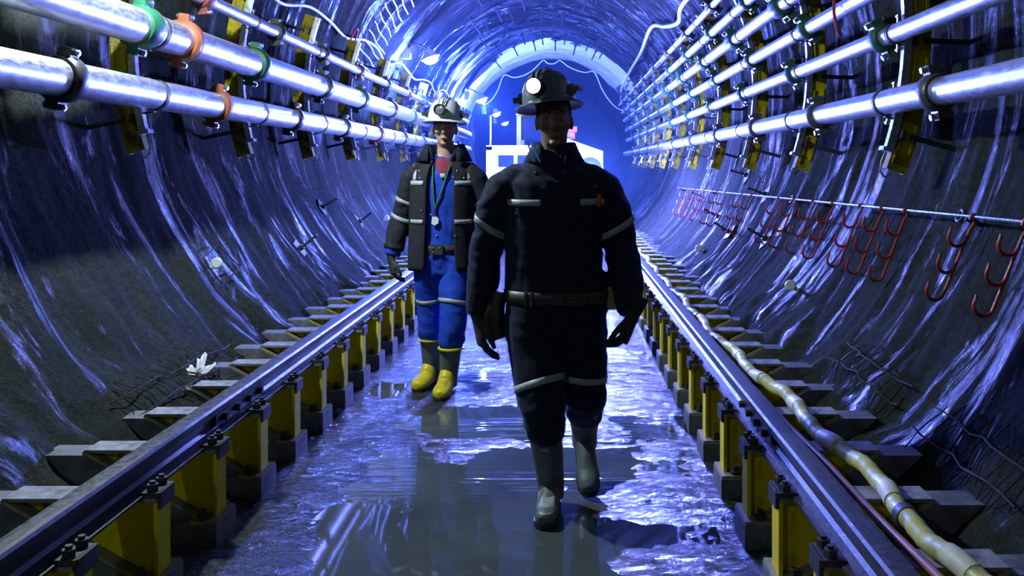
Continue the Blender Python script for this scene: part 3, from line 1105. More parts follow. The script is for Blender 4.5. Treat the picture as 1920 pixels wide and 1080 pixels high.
# crumpled scrap of paper and a small yellow cap on the concrete
rnd = random.Random(5)
sc = MB()
for k, (a, tilt, L) in enumerate(((2.6, .15, .085), (1.7, .75, .11), (0.5, .35, .09), (4.0, .25, .06))):
    vs = []
    for i in range(5):
        for j in range(5):
            u, v = i / 4, j / 4 - .5
            w = .075 * (u ** .7) * (1 - .3 * u)
            r = L * u
            vs.append((r * math.cos(a) * math.cos(tilt) - v * w * math.sin(a), r * math.sin(a) * math.cos(tilt) + v * w * math.cos(a), .006 + r * math.sin(tilt) + .02 * math.sin(5 * v + 3 * u) + rnd.uniform(0, .006)))
    fs = [(i * 5 + j, i * 5 + j + 1, (i + 1) * 5 + j + 1, (i + 1) * 5 + j) for i in range(4) for j in range(4)]
    sc.add(vs, fs)
o = sc.build('paper_scrap', 'paper_white', smooth=False)
sm = o.modifiers.new('thickness', 'SOLIDIFY')
sm.thickness = .002
o.location = (-1.93, 4.63, .358)
tag(o, 'crumpled white paper scrap lying on a concrete footing', 'paper')
o = MB().lathe([(.0, .02), (.012, .02), (.018, .012), (.018, 0), (.0, 0)], None, 14).build('yellow_cap', 'boot_yellow')
o.location = (-1.94, 4.33, .353)
tag(o, 'small round yellow cap beside the paper scrap', 'cap')


# ------------------------------------------------------------------ lamps
def point(name, loc, power, col, r, parent=None):
    l = bpy.data.lights.new(name, 'POINT')
    l.energy = power
    l.color = col
    l.shadow_soft_size = r
    o = bpy.data.objects.new(name, l)
    COL.objects.link(o)
    if parent is not None:
        o.parent = parent
    o.location = loc
    return o


def wall_lamp(x, y, z, power, col, lens, label, group, ph=152):
    root = empty('wall_lamp', (x, y, z), label, 'lamp', group)
    w = wp(ph, y, RT) - Vector((x, y, z))
    M = Matrix.Rotation(-.35, 4, 'Y')
    sh = MB().lathe([(.03, .10), (.055, .095), (.075, .05), (.15, -.045), (.155, -.05), (.148, -.052), (.07, .045), (.02, .07)], M, 24)
    sh.build('lamp_shade', 'marker_white', root)
    ln = MB().lathe([(.0, -.01), (.115, -.035), (.128, -.050), (.120, -.085), (.090, -.120), (.045, -.140), (.0, -.146)], M, 24)
    ln.build('lamp_lens', lens, root)
    MB().tube([Vector((0, 0, .08)), Vector((-.08, 0, .12)), w * .6 + Vector((0, 0, .06)), w], .016, 8).build('arm', 'galvanised_strut', root)
    MB().obox(w * .97, (.03, 0, .02), (0, .06, 0), (-.06, 0, .09)).build('wall_plate', 'galvanised_strut', root, False)
    MB().box(-.42, -.30, -.05, .05, -.06, .16).build('ballast_box', 'marker_white', root, False)
    p = M @ Vector((0, 0, -.21))
    point('lamp_light', p, power, col, .05, root)


FL = 'wall lamps along the tunnel'
wall_lamp(-2.10, -1.2, 3.20, P_FRONT, C_NEAR, 'lamp_lens_near', 'shaded wall lamp next along the row before the near miner', None)
wall_lamp(-2.10, 4.4, 3.20, P_NEAR, C_NEAR, 'lamp_lens_near', 'shaded wall lamp above the miner in the open jacket', None)
for (x, y, z), pw, wh in zip(((-2.13, 14, 3.24), (-2.05, 22, 3.19), (-2.06, 27, 3.14), (-2.13, 32, 3.10)), P_FAR, ('just before the locomotive', 'next beyond the locomotive, at the pale ring', 'first past the pale ring', 'last past the pale ring')):
    wall_lamp(x, y, z, pw, C_FAR, 'lamp_lens_far', 'bright shaded wall lamp on an arm, ' + wh, FL, 150)

# work lights on tripods: one between the rails behind the first miner, one beside the locomotive
def work_light(x, y, z, power, col, r, label):
    root = empty('work_light', (x, y, .004), label, 'work light', 'work lights on tripods')
    MB().cyl((0, 0, .35), (0, 0, z - .13), .014, n=10).build('pole', 'dark_steel', root)
    for k in range(3):
        a = 2 * PI * k / 3 + .5
        MB().cyl((0, 0, .55), (.18 * math.cos(a), .18 * math.sin(a), .02), .010, n=8).build('leg', 'dark_steel', root)
    MB().cyl((0, 0, z - .145), (0, 0, z - .085), .05, n=16).build('lamp_socket', 'dark_steel', root)
    nm = 'bulb_%d' % int(power)
    emit(nm, col, power / (PI * 4 * PI * r ** 2))
    MB().ball((0, 0, z), r, None, 20, 14).build('bulb', nm, root)


work_light(0.06, 11.0, 1.245, P_FLOOD, C_FLOOD, .085, 'work light on a tripod standing in the middle between the rails')
work_light(0.50, 13.9, 1.36, P_FLOOD2, (0.20, 0.25, 1.0), .085, 'work light on a tripod standing right before the locomotive')


# ------------------------------------------------------------------ service locomotive behind
def loco():
    y = 15.0
    root = empty('locomotive', (TCX, y, 0), 'white and yellow mine locomotive standing on the rails', 'locomotive')
    MB().box(-1.0, 1.0, 0, 4.5, .62, .95).build('chassis', 'loco_yellow', root, False)
    for sx in (-1, 1):
        for yy in (.5, 1.6, 3.6):
            MB().cyl((sx * 1.03, yy, .76), (sx * 1.11, yy, .76), .24, n=20).build('wheel', 'dark_steel', root)
    b = MB().prism([(-.98, .95), (-.02, .95), (-.02, 1.78), (-.98, 1.78)], .02, 3.2)
    body = b.build('hood', 'loco_white', root, False)
    fr = MB()
    for (x0, x1, z0, z1) in ((-1.0, -.9, .95, 1.80), (-.06, .04, .95, 1.80), (-1.0, .04, 1.74, 1.82)):
        fr.box(x0, x1, -.02, .06, z0, z1)
    fr.build('hood_frame', 'loco_yellow', root, False)
    for k, (x, z) in enumerate(((-.66, 1.55), (-.33, 1.55))):
        MB().box(x - .13, x + .13, .0, .03, z - .10, z + .10).build('grille', 'glass_dark', body, False)
    h = MB()
    h.prism([(.05, .95), (1.0, .95), (1.0, 1.72), (.35, 1.95), (.05, 1.95)], .0, 2.6)
    hp = h.build('side_panel', 'loco_white', root, False)
    MB().cyl((.78, -.02, 1.42), (.78, .02, 1.42), .20, n=24).build('round_port', 'glass_dark', hp)
    cab = MB()
    for x in (-.50, .42):
        for yy in (1.2, 2.6):
            cab.box(x - .04, x + .04, yy - .04, yy + .04, 1.75, 2.42)
    cab.box(-.55, .47, 1.1, 2.7, 2.40, 2.46)
    cab.build('cab_frame', 'loco_yellow', root, False)
    MB().box(-.46, .38, 1.22, 1.24, 1.95, 2.38).build('windscreen', 'glass_dark', root, False)
    MB().lathe([(.0, .0), (.10, .0), (.10, .10), (.06, .16), (.0, .18)], Matrix.Translation((.43, .6, 1.95)), 16).build('beacon', 'loco_beacon', root)
    for x in (-.80, -.20):
        MB().cyl((x, -.05, 1.15), (x, .03, 1.15), .07, n=18).build('headlight', 'loco_headlight', root)
    MB().cyl((-.95, .3, 1.8), (-.95, .3, 2.35), .015, n=8).build('aerial', 'white_cable', root)
    MB().box(.62, .80, .4, .46, 1.75, 2.25, Matrix.Rotation(-.18, 4, 'Y')).build('mud_flap', 'loco_white', root, False)
    MB().box(.36, .56, .3, .5, 2.06, 2.16).build('red_cover', 'red_paint', root, False)


loco()
# ------------------------------------------------------------------ people
def smooth_np(co, edges, it, lam=0.5):
    n = len(co)
    deg = np.zeros(n)
    np.add.at(deg, edges[:, 0], 1)
    np.add.at(deg, edges[:, 1], 1)
    deg[deg == 0] = 1
    for _ in range(it):
        s = np.zeros_like(co)
        np.add.at(s, edges[:, 0], co[edges[:, 1]])
        np.add.at(s, edges[:, 1], co[edges[:, 0]])
        co = co + lam * (s / deg[:, None] - co)
    return co


def fuse(mb, name, voxel, it=3, wrinkle=None):
    """one continuous skin over overlapping lofts"""
    me0 = mb.mesh(name + '_raw')
    t = bpy.data.objects.new(name + '_raw', me0)
    COL.objects.link(t)
    md = t.modifiers.new('r', 'REMESH')
    md.mode = 'VOXEL'
    md.voxel_size = voxel
    dg = bpy.context.evaluated_depsgraph_get()
    me = bpy.data.meshes.new_from_object(t.evaluated_get(dg), depsgraph=dg)
    bpy.data.objects.remove(t)
    bpy.data.meshes.remove(me0)
    me.name = name
    n = len(me.vertices)
    co = np.empty(n * 3)
    me.vertices.foreach_get('co', co)
    co = co.reshape(-1, 3)
    ed = np.empty(len(me.edges) * 2, dtype=np.int64)
    me.edges.foreach_get('vertices', ed)
    ed = ed.reshape(-1, 2)
    co = smooth_np(co, ed, it)
    if wrinkle is not None:
        me.vertices.foreach_set('co', co.ravel())
        me.update()
        nr = np.empty(n * 3)
        me.vertex_normals.foreach_get('vector', nr)
        co = co + nr.reshape(-1, 3) * wrinkle(co)[:, None]
        co = smooth_np(co, ed, 1)
    me.vertices.foreach_set('co', co.ravel())
    me.polygons.foreach_set('use_smooth', [True] * len(me.polygons))
    me.update()
    return me


def bvh_of(me):
    return BVHTree.FromPolygons([v.co.copy() for v in me.vertices], [tuple(p.vertices) for p in me.polygons])


def folds(seed, amp=.006):
    def f(co):
        a = np.arctan2(co[:, 0] * 3, co[:, 1])
        w = fbm(co[:, 0] * 5 + co[:, 2] * 2, co[:, 1] * 5 + co[:, 2] * 3, seed, 2)
        d = fbm(co[:, 0] * 6 + co[:, 1] * 4 + w, co[:, 2] * 17 + w * 2 + co[:, 0] * 9, seed + 5, 3)
        d2 = fbm(co[:, 0] * 20, co[:, 2] * 5 + co[:, 1] * 8, seed + 9, 2)
        return amp * d + amp * .5 * d2
    return f


def band(bv, p, q, width, half, name, mat, parent, off=.003, n=40, a0=0, a1=2 * PI, up=(0, 0, 1), reach=.35):
    """strip around a limb or trunk: rays from the axis p->q out to the cloth"""
    p, q = Vector(p), Vector(q)
    ax = (q - p).normalized()
    ref = Vector((0, -1, 0))
    s = (ref - ax * ref.dot(ax)).normalized()
    u = ax.cross(s)
    vs, rows = [], 3
    full = abs(a1 - a0 - 2 * PI) < 1e-4
    m = n if full else n + 1
    last = .1
    for r in range(rows):
        c = p + ax * (-half + 2 * half * r / (rows - 1)) * width
        for k in range(m):
            a = a0 + (a1 - a0) * k / n
            d = s * math.cos(a) + u * math.sin(a)
            hit = bv.ray_cast(c, d, reach)
            if hit[0] is not None:
                last = (hit[0] - c).dot(d)
            vs.append(c + d * (last + off))
    fs = []
    for r in range(rows - 1):
        for k in range(m if full else m - 1):
            fs.append((r * m + k, r * m + (k + 1) % m, (r + 1) * m + (k + 1) % m, (r + 1) * m + k))
    o = MB().add(vs, fs).build(name, mat, parent)
    md = o.modifiers.new('thickness', 'SOLIDIFY')
    md.thickness = .002
    md.offset = 1
    return o


def patch(bv, rows, name, mat, parent, off=.003, nx=10, d=(0, 1, 0), thick=.002):
    """flat piece laid on the front of the cloth: rows of (z, x0, x1)"""
    d = Vector(d)
    vs, last = [], None
    for z, x0, x1 in rows:
        for k in range(nx + 1):
            x = x0 + (x1 - x0) * k / nx
            o = Vector((x, 0, z)) - d * .9
            h = bv.ray_cast(o, d)
            if h[0] is not None:
                last = h[0].y
            vs.append(Vector((x, (last if last is not None else 0) - off, z)))
    m = nx + 1
    fs = [(r * m + k, r * m + k + 1, (r + 1) * m + k + 1, (r + 1) * m + k) for r in range(len(rows) - 1) for k in range(nx)]
    ob = MB().add(vs, fs).build(name, mat, parent)
    md = ob.modifiers.new('thickness', 'SOLIDIFY')
    md.thickness = thick
    md.offset = 0
    return ob


def rows_between(z0, z1, x0, x1, n=4, slope=0.0):
    return [(z0 + (z1 - z0) * i / (n - 1), x0, x1) for i in range(n)]


def head_into(mb, c, yaw=0.0, roll=0.0):
    """skull, jaw, nose, lips, brows, ears around centre c (mid-head); face looks to -y"""
    M = Matrix.Translation(c) @ Matrix.Rotation(roll, 4, 'Y') @ Matrix.Rotation(yaw, 4, 'Z')

    def B(p, r):
        mb.ball(M @ Vector(p), r, M.to_3x3().to_4x4(), 18, 12)
    B((0, .018, .035), (.074, .094, .088))
    B((0, -.012, .0), (.067, .078, .082))
    rings = [(M @ Vector((0, .005, .01)), .066, .076), (M @ Vector((0, -.004, -.035)), .062, .074), (M @ Vector((0, -.016, -.075)), .052, .062),
             (M @ Vector((0, -.030, -.103)), .036, .044), (M @ Vector((0, -.038, -.116)), .018, .024)]
    mb.loft(rings)
    mb.loft([(M @ Vector((0, -.084, .022)), .009, .008), (M @ Vector((0, -.094, -.002)), .012, .012), (M @ Vector((0, -.103, -.026)), .017, .014), (M @ Vector((0, -.093, -.038)), .015, .012)])
    B((0, -.087, -.060), (.026, .010, .007))
    B((0, -.085, -.071), (.022, .010, .007))
    B((0, -.066, -.098), (.022, .016, .013))
    for s in (-1, 1):
        B((s * .031, -.078, .024), (.024, .012, .009))
        B((s * .040, -.066, -.022), (.022, .020, .018))
        B((s * .075, .012, -.012), (.009, .020, .031))
    mb.loft([(M @ Vector((0, .02, -.05)), .056, .06), (Vector((c[0], c[1] + .03, c[2] - .12)), .055, .058), (Vector((c[0], c[1] + .035, c[2] - .19)), .064, .066)])
    return M


def glove_mesh(name, side, wrist, fwd, palm, curl=.5, spread=1.0, cuff=True, scale=1.0):
    """hand with palm and five fingers. fwd: direction of the fingers, palm: palm normal, thumb on side*"""
    z = -Vector(fwd).normalized()
    y = Vector(palm)
    y = (y - z * y.dot(z)).normalized()
    x = y.cross(z) * side
    M = Matrix.Translation(wrist) @ Matrix((x, y, z)).transposed().to_4x4() @ Matrix.Scale(scale, 4)
    mb = MB()
    R_ = (x.x, x.y, x.z)
    P = lambda *a: M @ Vector(a)
    rg = [(P(0, 0, .05), .036 * scale, .030 * scale), (P(0, 0, .015), .034 * scale, .028 * scale), (P(0, .002, -.02), .040 * scale, .024 * scale), (P(.002, .004, -.06), .046 * scale, .021 * scale),
          (P(0, .004, -.092), .045 * scale, .017 * scale), (P(0, .006, -.102), .036 * scale, .012 * scale)]
    mb.loft(rg, right=R_, n=18)
    if cuff:
        mb.loft([(P(0, 0, .085), .050 * scale, .046 * scale), (P(0, 0, .06), .045 * scale, .040 * scale), (P(0, 0, .02), .037 * scale, .031 * scale)], right=R_, n=18)
    lens = ((.033, .088, (.040, .025, .021)), (.011, .096, (.045, .029, .022)), (-.011, .094, (.042, .027, .021)), (-.032, .086, (.033, .021, .019)))
    for i, (fx, fz, ls) in enumerate(lens):
        a = .12 + curl * .25
        p = Vector((fx, .004, -fz + .012))
        pts = [p]
        for k, l in enumerate(ls):
            a += curl * (.55 if k == 0 else .75)
            p = p + Vector((fx * .10 * spread, math.sin(a), -math.cos(a))).normalized() * l
            pts.append(p)
        mb.tube([M @ q for q in pts], [.0115 * scale, .0108 * scale, .0100 * scale, .0085 * scale], 10)
        mb.ball(M @ pts[-1], .0088 * scale)
        for q, r in zip(pts[1:3], (.0112, .0104)):
            mb.ball(M @ q, r * scale)
    pts = [Vector((.026, .008, -.022)), Vector((.050, .020, -.052)), Vector((.058, .032, -.082)), Vector((.052, .042, -.106))]
    mb.tube([M @ q for q in pts], [.0165 * scale, .0135 * scale, .012 * scale, .0095 * scale], 10)
    mb.ball(M @ pts[1], .0135 * scale)
    mb.ball(M @ pts[2], .012 * scale)
    mb.ball(M @ pts[-1], .0098 * scale)
    return fuse(mb, name, .0042, 2)


def helmet(parent, c, tilt, mat, brim_mat, lamp_on, roll=0.0, yaw=0.0):
    """full-brim hard hat with ridge, cap lamp on its bracket, side clips; c is the centre of the brim plane"""
    M = Matrix.Translation(c) @ Matrix.Rotation(yaw, 4, 'Z') @ Matrix.Rotation(roll, 4, 'Y') @ Matrix.Rotation(tilt, 4, 'X')
    prof = [(.111, .0), (.110, .03), (.104, .065), (.091, .100), (.070, .127), (.042, .144), (.015, .150), (.0, .1505)]
    sh = MB().lathe(prof, M, 36, sx=1.0, sy=1.17)
    h = sh.build('helmet', mat, parent)
    br = MB().lathe([(.106, .006), (.112, .008), (.128, .002), (.146, -.010), (.149, -.014), (.145, -.016), (.127, -.005), (.106, .0)], M, 40, closed_prof=True, sx=.98, sy=1.12)
    br.build('brim', brim_mat, h)
    for dx in (-.030, 0, .030):
        pts = []
        for t in np.linspace(-1.12, 1.12, 17):
            r = .150
            yy = math.sin(t) * .127
            zz = .151 * math.cos(t) ** .62 - abs(dx) * .12 if math.cos(t) > 0 else 0
            pts.append(M @ Vector((dx * math.cos(t) ** .4, yy, max(zz, .02))))
        MB().tube(pts, .0055, 8).build('ridge', mat, h)
    # lamp bracket and cap lamp on the front
    MB().box(-.022, .022, -.140, -.112, .030, .082, M).build('lamp_bracket', 'black_plastic', h, False)
    T = M @ Matrix.Translation((0, -.128, .062)) @ Matrix.Rotation(PI / 2 + .12, 4, 'X')
    lh = MB().lathe([(.0, -.012), (.024, -.012), (.032, .004), (.036, .030), (.036, .040), (.031, .040), (.028, .030), (.0, .012)], T, 22)
    lh.build('cap_lamp', 'black_plastic', h)
    ln = MB().lathe([(.0, .036), (.018, .035), (.030, .032), (.030, .028), (.0, .026)], T, 22)
    ln.build('cap_lamp_lens', 'cap_lamp_lens' if lamp_on else 'lens_glass', h)
    pts = [M @ Vector((.012, -.125, .075)), M @ Vector((.02, -.10, .115)), M @ Vector((.022, -.03, .152)), M @ Vector((.022, .06, .140)), M @ Vector((.018, .125, .075)), M @ Vector((.012, .15, .0)), M @ Vector((.01, .14, -.10))]
    MB().tube(pts, .0045, 7).build('lamp_cable', 'black_plastic', h)
    for s in (-1, 1):
        clip = MB().box(s * .104 if s > 0 else -.150, .150 if s > 0 else -.104, -.03, .012, .030, .052, M)
        clip.box(s * .100 if s > 0 else -.124, .124 if s > 0 else -.100, -.025, .008, .020, .066, M)
        clip.build('side_clip', 'black_plastic', h, False)
    return h, M @ Vector((0, -.19, .062))


def boot_mesh(name, top, ankle, heel, toe, rt, ra, voxel=.006):
    """wellington: shaft from top to ankle, foot from heel to toe (points on the sole)"""
    top, ankle, heel, toe = map(Vector, (top, ankle, heel, toe))
    f = (toe - heel).normalized()
    mb = MB()
    mid = top.lerp(ankle, .5)
    R_ = f.cross((top - ankle).normalized())
    R_ = R_.normalized()
    mb.loft([(top, rt, rt * 1.08), (mid, (rt + ra) * .5, (rt + ra) * .54), (ankle, ra, ra * 1.12), (ankle + (heel.lerp(toe, .22) - ankle) * .6, ra * .98, ra * 1.25)], right=R_)
    up = (ankle - heel.lerp(toe, .25))
    up = (up - f * up.dot(f)).normalized()
    L = (toe - heel).length
    rings = [(heel + up * .050 - f * .004, .030, .040), (heel + up * .058 + f * .02, .041, .056), (heel + up * .065 + f * L * .28, .043, .062), (heel + up * .055 + f * L * .48, .045, .052), (heel + up * .043 + f * L * .68, .051, .041), (heel + up * .040 + f * L * .86, .047, .037), (heel + up * .037 + f * (L * .97), .034, .030), (heel + up * .036 + f * L, .018, .020)]
    mb.loft(rings, right=R_)
    me = fuse(mb, name, voxel, 3)
    return me, f, up, R_


def sole(parent, heel, toe, f, up, R_, mat, w=.050):
    heel, toe = Vector(heel), Vector(toe)
    L = (toe - heel).length
    out = []
    for t, ww in ((-.01, .55), (.04, .80), (.2, .88), (.45, .86), (.68, 1.06), (.85, 1.0), (.96, .72), (1.015, .35)):
        out.append((t, ww))
    ring = [heel + f * L * t + R_ * w * ww for t, ww in out] + [heel + f * L * t - R_ * w * ww for t, ww in reversed(out)]
    n = len(ring)
    vs = [p + up * .001 for p in ring] + [p + up * .026 for p in ring]
    fs = [tuple(range(n)), tuple(range(2 * n - 1, n - 1, -1))] + [(i, i + n, (i + 1) % n + n, (i + 1) % n) for i in range(n)]
    return MB().add(vs, fs).build('boot_sole', mat, parent, False)


def collar_loft(name, mat, parent, rings, gap, n=26, thick=.006):
    """open ring round the neck; rings (centre, a, b, gap_half_angle)"""
    vs = []
    for (c, a, b, g) in rings:
        for k in range(n + 1):
            t = g + (2 * PI - 2 * g) * k / n
            vs.append(Vector(c) + Vector((a * math.sin(t), -b * math.cos(t), 0)))
    m = n + 1
    fs = [(r * m + k, r * m + k + 1, (r + 1) * m + k + 1, (r + 1) * m + k) for r in range(len(rings) - 1) for k in range(n)]
    o = MB().add(vs, fs).build(name, mat, parent)
    md = o.modifiers.new('thickness', 'SOLIDIFY')
    md.thickness = thick
    md.offset = -1
    return o


def eyes_hair(p, M, hair=True):
    for s in (-1, 1):
        e = MB().ball(M @ Vector((s * .031, -.0785, .008)), (.012, .010, .007), M.to_3x3().to_4x4()).build('eye', 'eye_white_shaded', p)
        MB().ball(M @ Vector((s * .031, -.0875, .008)), (.0048, .002, .0048), M.to_3x3().to_4x4(), 10, 6).build('iris', 'hair', e)
        MB().tube([M @ Vector((s * .014, -.092, .029)), M @ Vector((s * .033, -.091, .034)), M @ Vector((s * .052, -.076, .029))], .0035, 6).build('eyebrow', 'hair', p)
    if hair:
        hb = MB().ball(M @ Vector((0, .026, .034)), (.0785, .096, .092), M.to_3x3().to_4x4(), 20, 14)
        hb.loft([(M @ Vector((0, .066, .03)), .072, .054), (M @ Vector((0, .066, -.045)), .060, .040), (M @ Vector((0, .064, -.075)), .05, .028)])
        put(fuse(hb, 'hair', .006, 2), 'hair', 'hair', p)
    MB().loft([(M @ Vector((-.022, -.094, -.0655)), .002, .003), (M @ Vector((-.010, -.0985, -.0655)), .004, .0065), (M @ Vector((.010, -.0985, -.0655)), .004, .0065), (M @ Vector((.022, -.094, -.0655)), .002, .003)], right=(0, 1, 0), n=10).build('lips', 'lips', p)


# ---------- first miner: dark coverall, lit cap lamp, mid-stride
def miner_front():
    P0 = Vector((-0.041, 3.72, 0))
    HC = (0.004, .01, 1.655)
    # joints (local): image-left arm/leg is s=-1
    sh = {-1: (-.200, .02, 1.395), 1: (.210, .02, 1.39)}
    el = {-1: (-.290, .06, 1.10), 1: (.298, .05, 1.10)}
    wr = {-1: (-.315, .02, .835), 1: (.322, -.10, .865)}
    hip = {-1: (-.090, .0, .84), 1: (.110, .02, .84)}
    kn = {-1: (-.042, -.11, .47), 1: (.138, .03, .475)}
    an = {-1: (-.010, .02, .10), 1: (.140, .33, .235)}
    b = MB()
    HM = head_into(b, HC, 0, -.03)
    b.loft([((0, .03, .82), .15, .10), ((0, .02, 1.0), .14, .10), ((0, .02, 1.2), .155, .11), ((0, .03, 1.36), .17, .10), ((0, .035, 1.44), .12, .08), ((0, .035, 1.50), .06, .06)])
    for s in (-1, 1):
        b.loft([(sh[s], .05, .05), (el[s], .04, .04), (wr[s], .028, .028)])
        b.loft([(hip[s], .08, .08), (kn[s], .055, .06), (Vector(an[s]) + Vector((0, 0, .05)), .035, .04)])
    body = put(fuse(b, 'person', .0055, 2), 'person', 'skin_shaded', None, P0)
    tag(body, 'miner in dark coverall and grey boots walking ahead, cap lamp lit', 'person', 'miners walking in the tunnel')
    eyes_hair(body, HM)
    # coverall
    c = MB()
    c.loft([((.020, .03, .76), .165, .125, .9), ((.024, .02, .86), .215, .145, .9), ((.022, .01, .93), .222, .150, .9), ((.005, .01, 1.02), .208, .145, .9), ((.0, .01, 1.15), .203, .148, .88),
            ((.002, .015, 1.28), .212, .150, .88), ((.004, .02, 1.38), .215, .135, .9), ((.004, .03, 1.455), .165, .105), ((.004, .035, 1.50), .105, .085), ((.004, .035, 1.53), .078, .076)])
    for s in (-1, 1):
        S, E_, W = Vector(sh[s]), Vector(el[s]), Vector(wr[s])
        c.loft([(S + Vector((-s * .12, 0, .050)), .040, .055), (S + Vector((-s * .06, 0, .024)), .060, .075), (S + Vector((s * .012, .0, -.030)), .074, .086), (S.lerp(E_, .40) + Vector((s * .010, 0, 0)), .082, .088), (S.lerp(E_, .75), .074, .078), (E_, .072, .074),
                (E_.lerp(W, .35), .068, .070), (E_.lerp(W, .75), .060, .060), (W + (W - E_).normalized() * .01, .055, .055)])
        H, K_, A = Vector(hip[s]), Vector(kn[s]), Vector(an[s])
        lo = K_.lerp(A, .36 if s < 0 else .40)
        c.loft([(H + Vector((0, .01, .03)), .11, .125), (H + Vector((s * .006, -.01, -.08)), .118, .130), (H.lerp(K_, .55), .106, .115), (H.lerp(K_, .85), .097, .10), (K_, .094, .098), (K_.lerp(A, .2), .088, .092), (lo, .080 if s < 0 else .084, .088), (lo + (A - K_).normalized() * .014, .070, .076)])
    cov_me = fuse(c, 'coverall', .009, 3, folds(3, .0065))
    cov = put(cov_me, 'coverall', 'navy_cloth', body)
    bv = bvh_of(cov_me)
    # collar: two turned-down points
    col = collar_loft('collar', 'navy_cloth', body, [((.004, .030, 1.500), .098, .098, .25), ((.004, .034, 1.530), .088, .090, .45), ((.004, .042, 1.560), .084, .086, .70), ((.004, .046, 1.563), .092, .094, .70), ((.004, .036, 1.525), .108, .108, .48), ((.004, .026, 1.480), .132, .122, .36)], .3)
    for x in (-.066, -.088):
        MB().tube([(x - .018, -.045, 1.560), (x - .004, -.078, 1.520), (x + .014, -.112, 1.478)], .0035, 6).build('collar_piping', 'blue_trim', col)
    # reflective tape
    patch(bv, [(1.297 + .0, -.185, -.050), (1.310, -.188, -.048), (1.323, -.190, -.046)], 'reflective_tape', 'tape', body, .005)
    patch(bv, rows_between(1.300, 1.326, .115, .215, 3), 'reflective_tape', 'tape', body, .005)
    patch(bv, rows_between(1.290, 1.345, .185, .202, 4), 'orange_tag', 'orange_tag', body, .012, 4, thick=.006)
    patch(bv, rows_between(1.365, 1.385, .165, .190, 3), 'name_badge', 'leather', body, .006, 4)
    for x, z in ((-.07, 1.432), (.05, 1.434), (-.15, 1.262), (.15, 1.272)):
        h = bv.ray_cast(Vector((x, -.9, z)), Vector((0, 1, 0)))
        if h[0]:
            MB().ball(h[0], (.008, .004, .008), None, 10, 6).build('snap_button', 'dark_steel', body)
    for s in (-1, 1):
        S, E_, W = Vector(sh[s]), Vector(el[s]), Vector(wr[s])
        m_ = S.lerp(E_, .66)
        t = (E_ - S).normalized()
        t = (t + Vector((s * .28, 0, 0))).normalized()
        band(bv, m_ - t * .001, m_ + t, .028, .5, 'reflective_tape', 'tape', body, .004, reach=.13)
        H, K_ = Vector(hip[s]), Vector(kn[s])
        q = H.lerp(K_, .76)
        t = (K_ - H).normalized()
        t = (t + Vector((-s * .16, 0, 0))).normalized()
        band(bv, q, q + t, .028, .5, 'reflective_tape', 'tape', body, .004, reach=.135)
    # belt with buckle, pouch and tool, gas detector
    band(bv, (.02, .01, .915), (.02, .01, 1.0), .052, .5, 'belt', 'leather', body, .004, 60, reach=.5)
    h = bv.ray_cast(Vector((.02, -.9, .915)), Vector((0, 1, 0)))[0]
    bk = MB().box(.005, .135, h.y - .013, h.y - .006, .892, .938)
    bk.build('belt_plate', 'leather', body, False)
    for x in (.025, .085):
        MB().tube([(x + .011 * math.cos(a), h.y - .016, .915 + .011 * math.sin(a)) for a in np.linspace(0, 2 * PI, 11)[:-1]], .0028, 6, closed=True).build('belt_eyelet', 'bolt_steel', body)
    for x in (-.112, -.088):
        MB().box(x - .004, x + .004, h.y - .014, h.y + .02, .886, .944).build('belt_loop', 'bolt_steel', body, False)
    pc = MB()
    pc.loft([((-.222, .0, .93), .030, .05), ((-.240, .0, .86), .034, .055), ((-.238, .0, .79), .033, .05), ((-.226, .0, .73), .022, .035)])
    pc.loft([((-.262, -.03, .88), .014, .014), ((-.276, -.035, .83), .018, .018), ((-.270, -.035, .77), .016, .016), ((-.252, -.03, .72), .012, .012)])
    pc.loft([((-.250, -.02, .73), .02, .02), ((-.290, -.02, .78), .012, .018), ((-.300, -.02, .81), .008, .012)])
    put(fuse(pc, 'tool_pouch', .005, 2), 'tool_pouch', 'leather', body)
    gd = MB().box(.222, .268, -.055, .015, .885, .955)
    gd.box(.228, .262, -.06, -.02, .86, .90)
    gd.build('gas_detector', 'dusty_yellow', body, False)
    # gloves
    for s in (-1, 1):
        W = Vector(wr[s]) + (Vector(wr[s]) - Vector(el[s])).normalized() * .035
        fw = Vector((-s * .10, -.10, -1)) if s < 0 else Vector((-s * .30, -.22, -.92))
        me = glove_mesh('glove', -s, W, fw, Vector((-s * .95, .30, -.05)), .42 if s < 0 else .72, scale=1.06)
        put(me, 'glove', 'glove', body)
    # boots
    for s in (-1, 1):
        K_, A = Vector(kn[s]), Vector(an[s])
        top = K_.lerp(A, .18 if s < 0 else .10)
        if s < 0:
            heel, toe = Vector((-.004, .075, 0)), Vector((-.030, -.215, 0))
            ank = Vector((-.010, .035, .105))
        else:
            heel, toe = Vector((.138, .345, .165)), Vector((.160, .118, .010))
            ank = Vector((.140, .290, .245))
        me, f, up, R_ = boot_mesh('boot', top, ank, heel, toe, .074 if s < 0 else .080, .058)
        bo = put(me, 'boot', 'boot_grey', body)
        sole(bo, heel, toe, f, up, R_, 'rubber_black')
        if s < 0:
            bb = bvh_of(me)
            cp = MB()
            # lamplight on the toe, painted as a pale patch
            patch(bb, [(.050, -.068, .020), (.064, -.064, .016), (.078, -.060, .012), (.092, -.052, .006)], 'toe_light', 'boot_pale', bo, .001, 8)
            patch(bb, rows_between(.285, .300, -.052, -.012, 3), 'boot_badge', 'boot_pale', bo, .002, 5)
    h, lp = helmet(body, (-.016, -.008, 1.722), -.06, 'helmet_grey', 'helmet_grey', True, roll=-.16, yaw=-.33)
    sp = bpy.data.lights.new('cap_lamp_beam', 'SPOT')
    sp.energy = 12
    sp.color = (.75, .9, 1.0)
    sp.spot_size = 1.6
    sp.spot_blend = .6
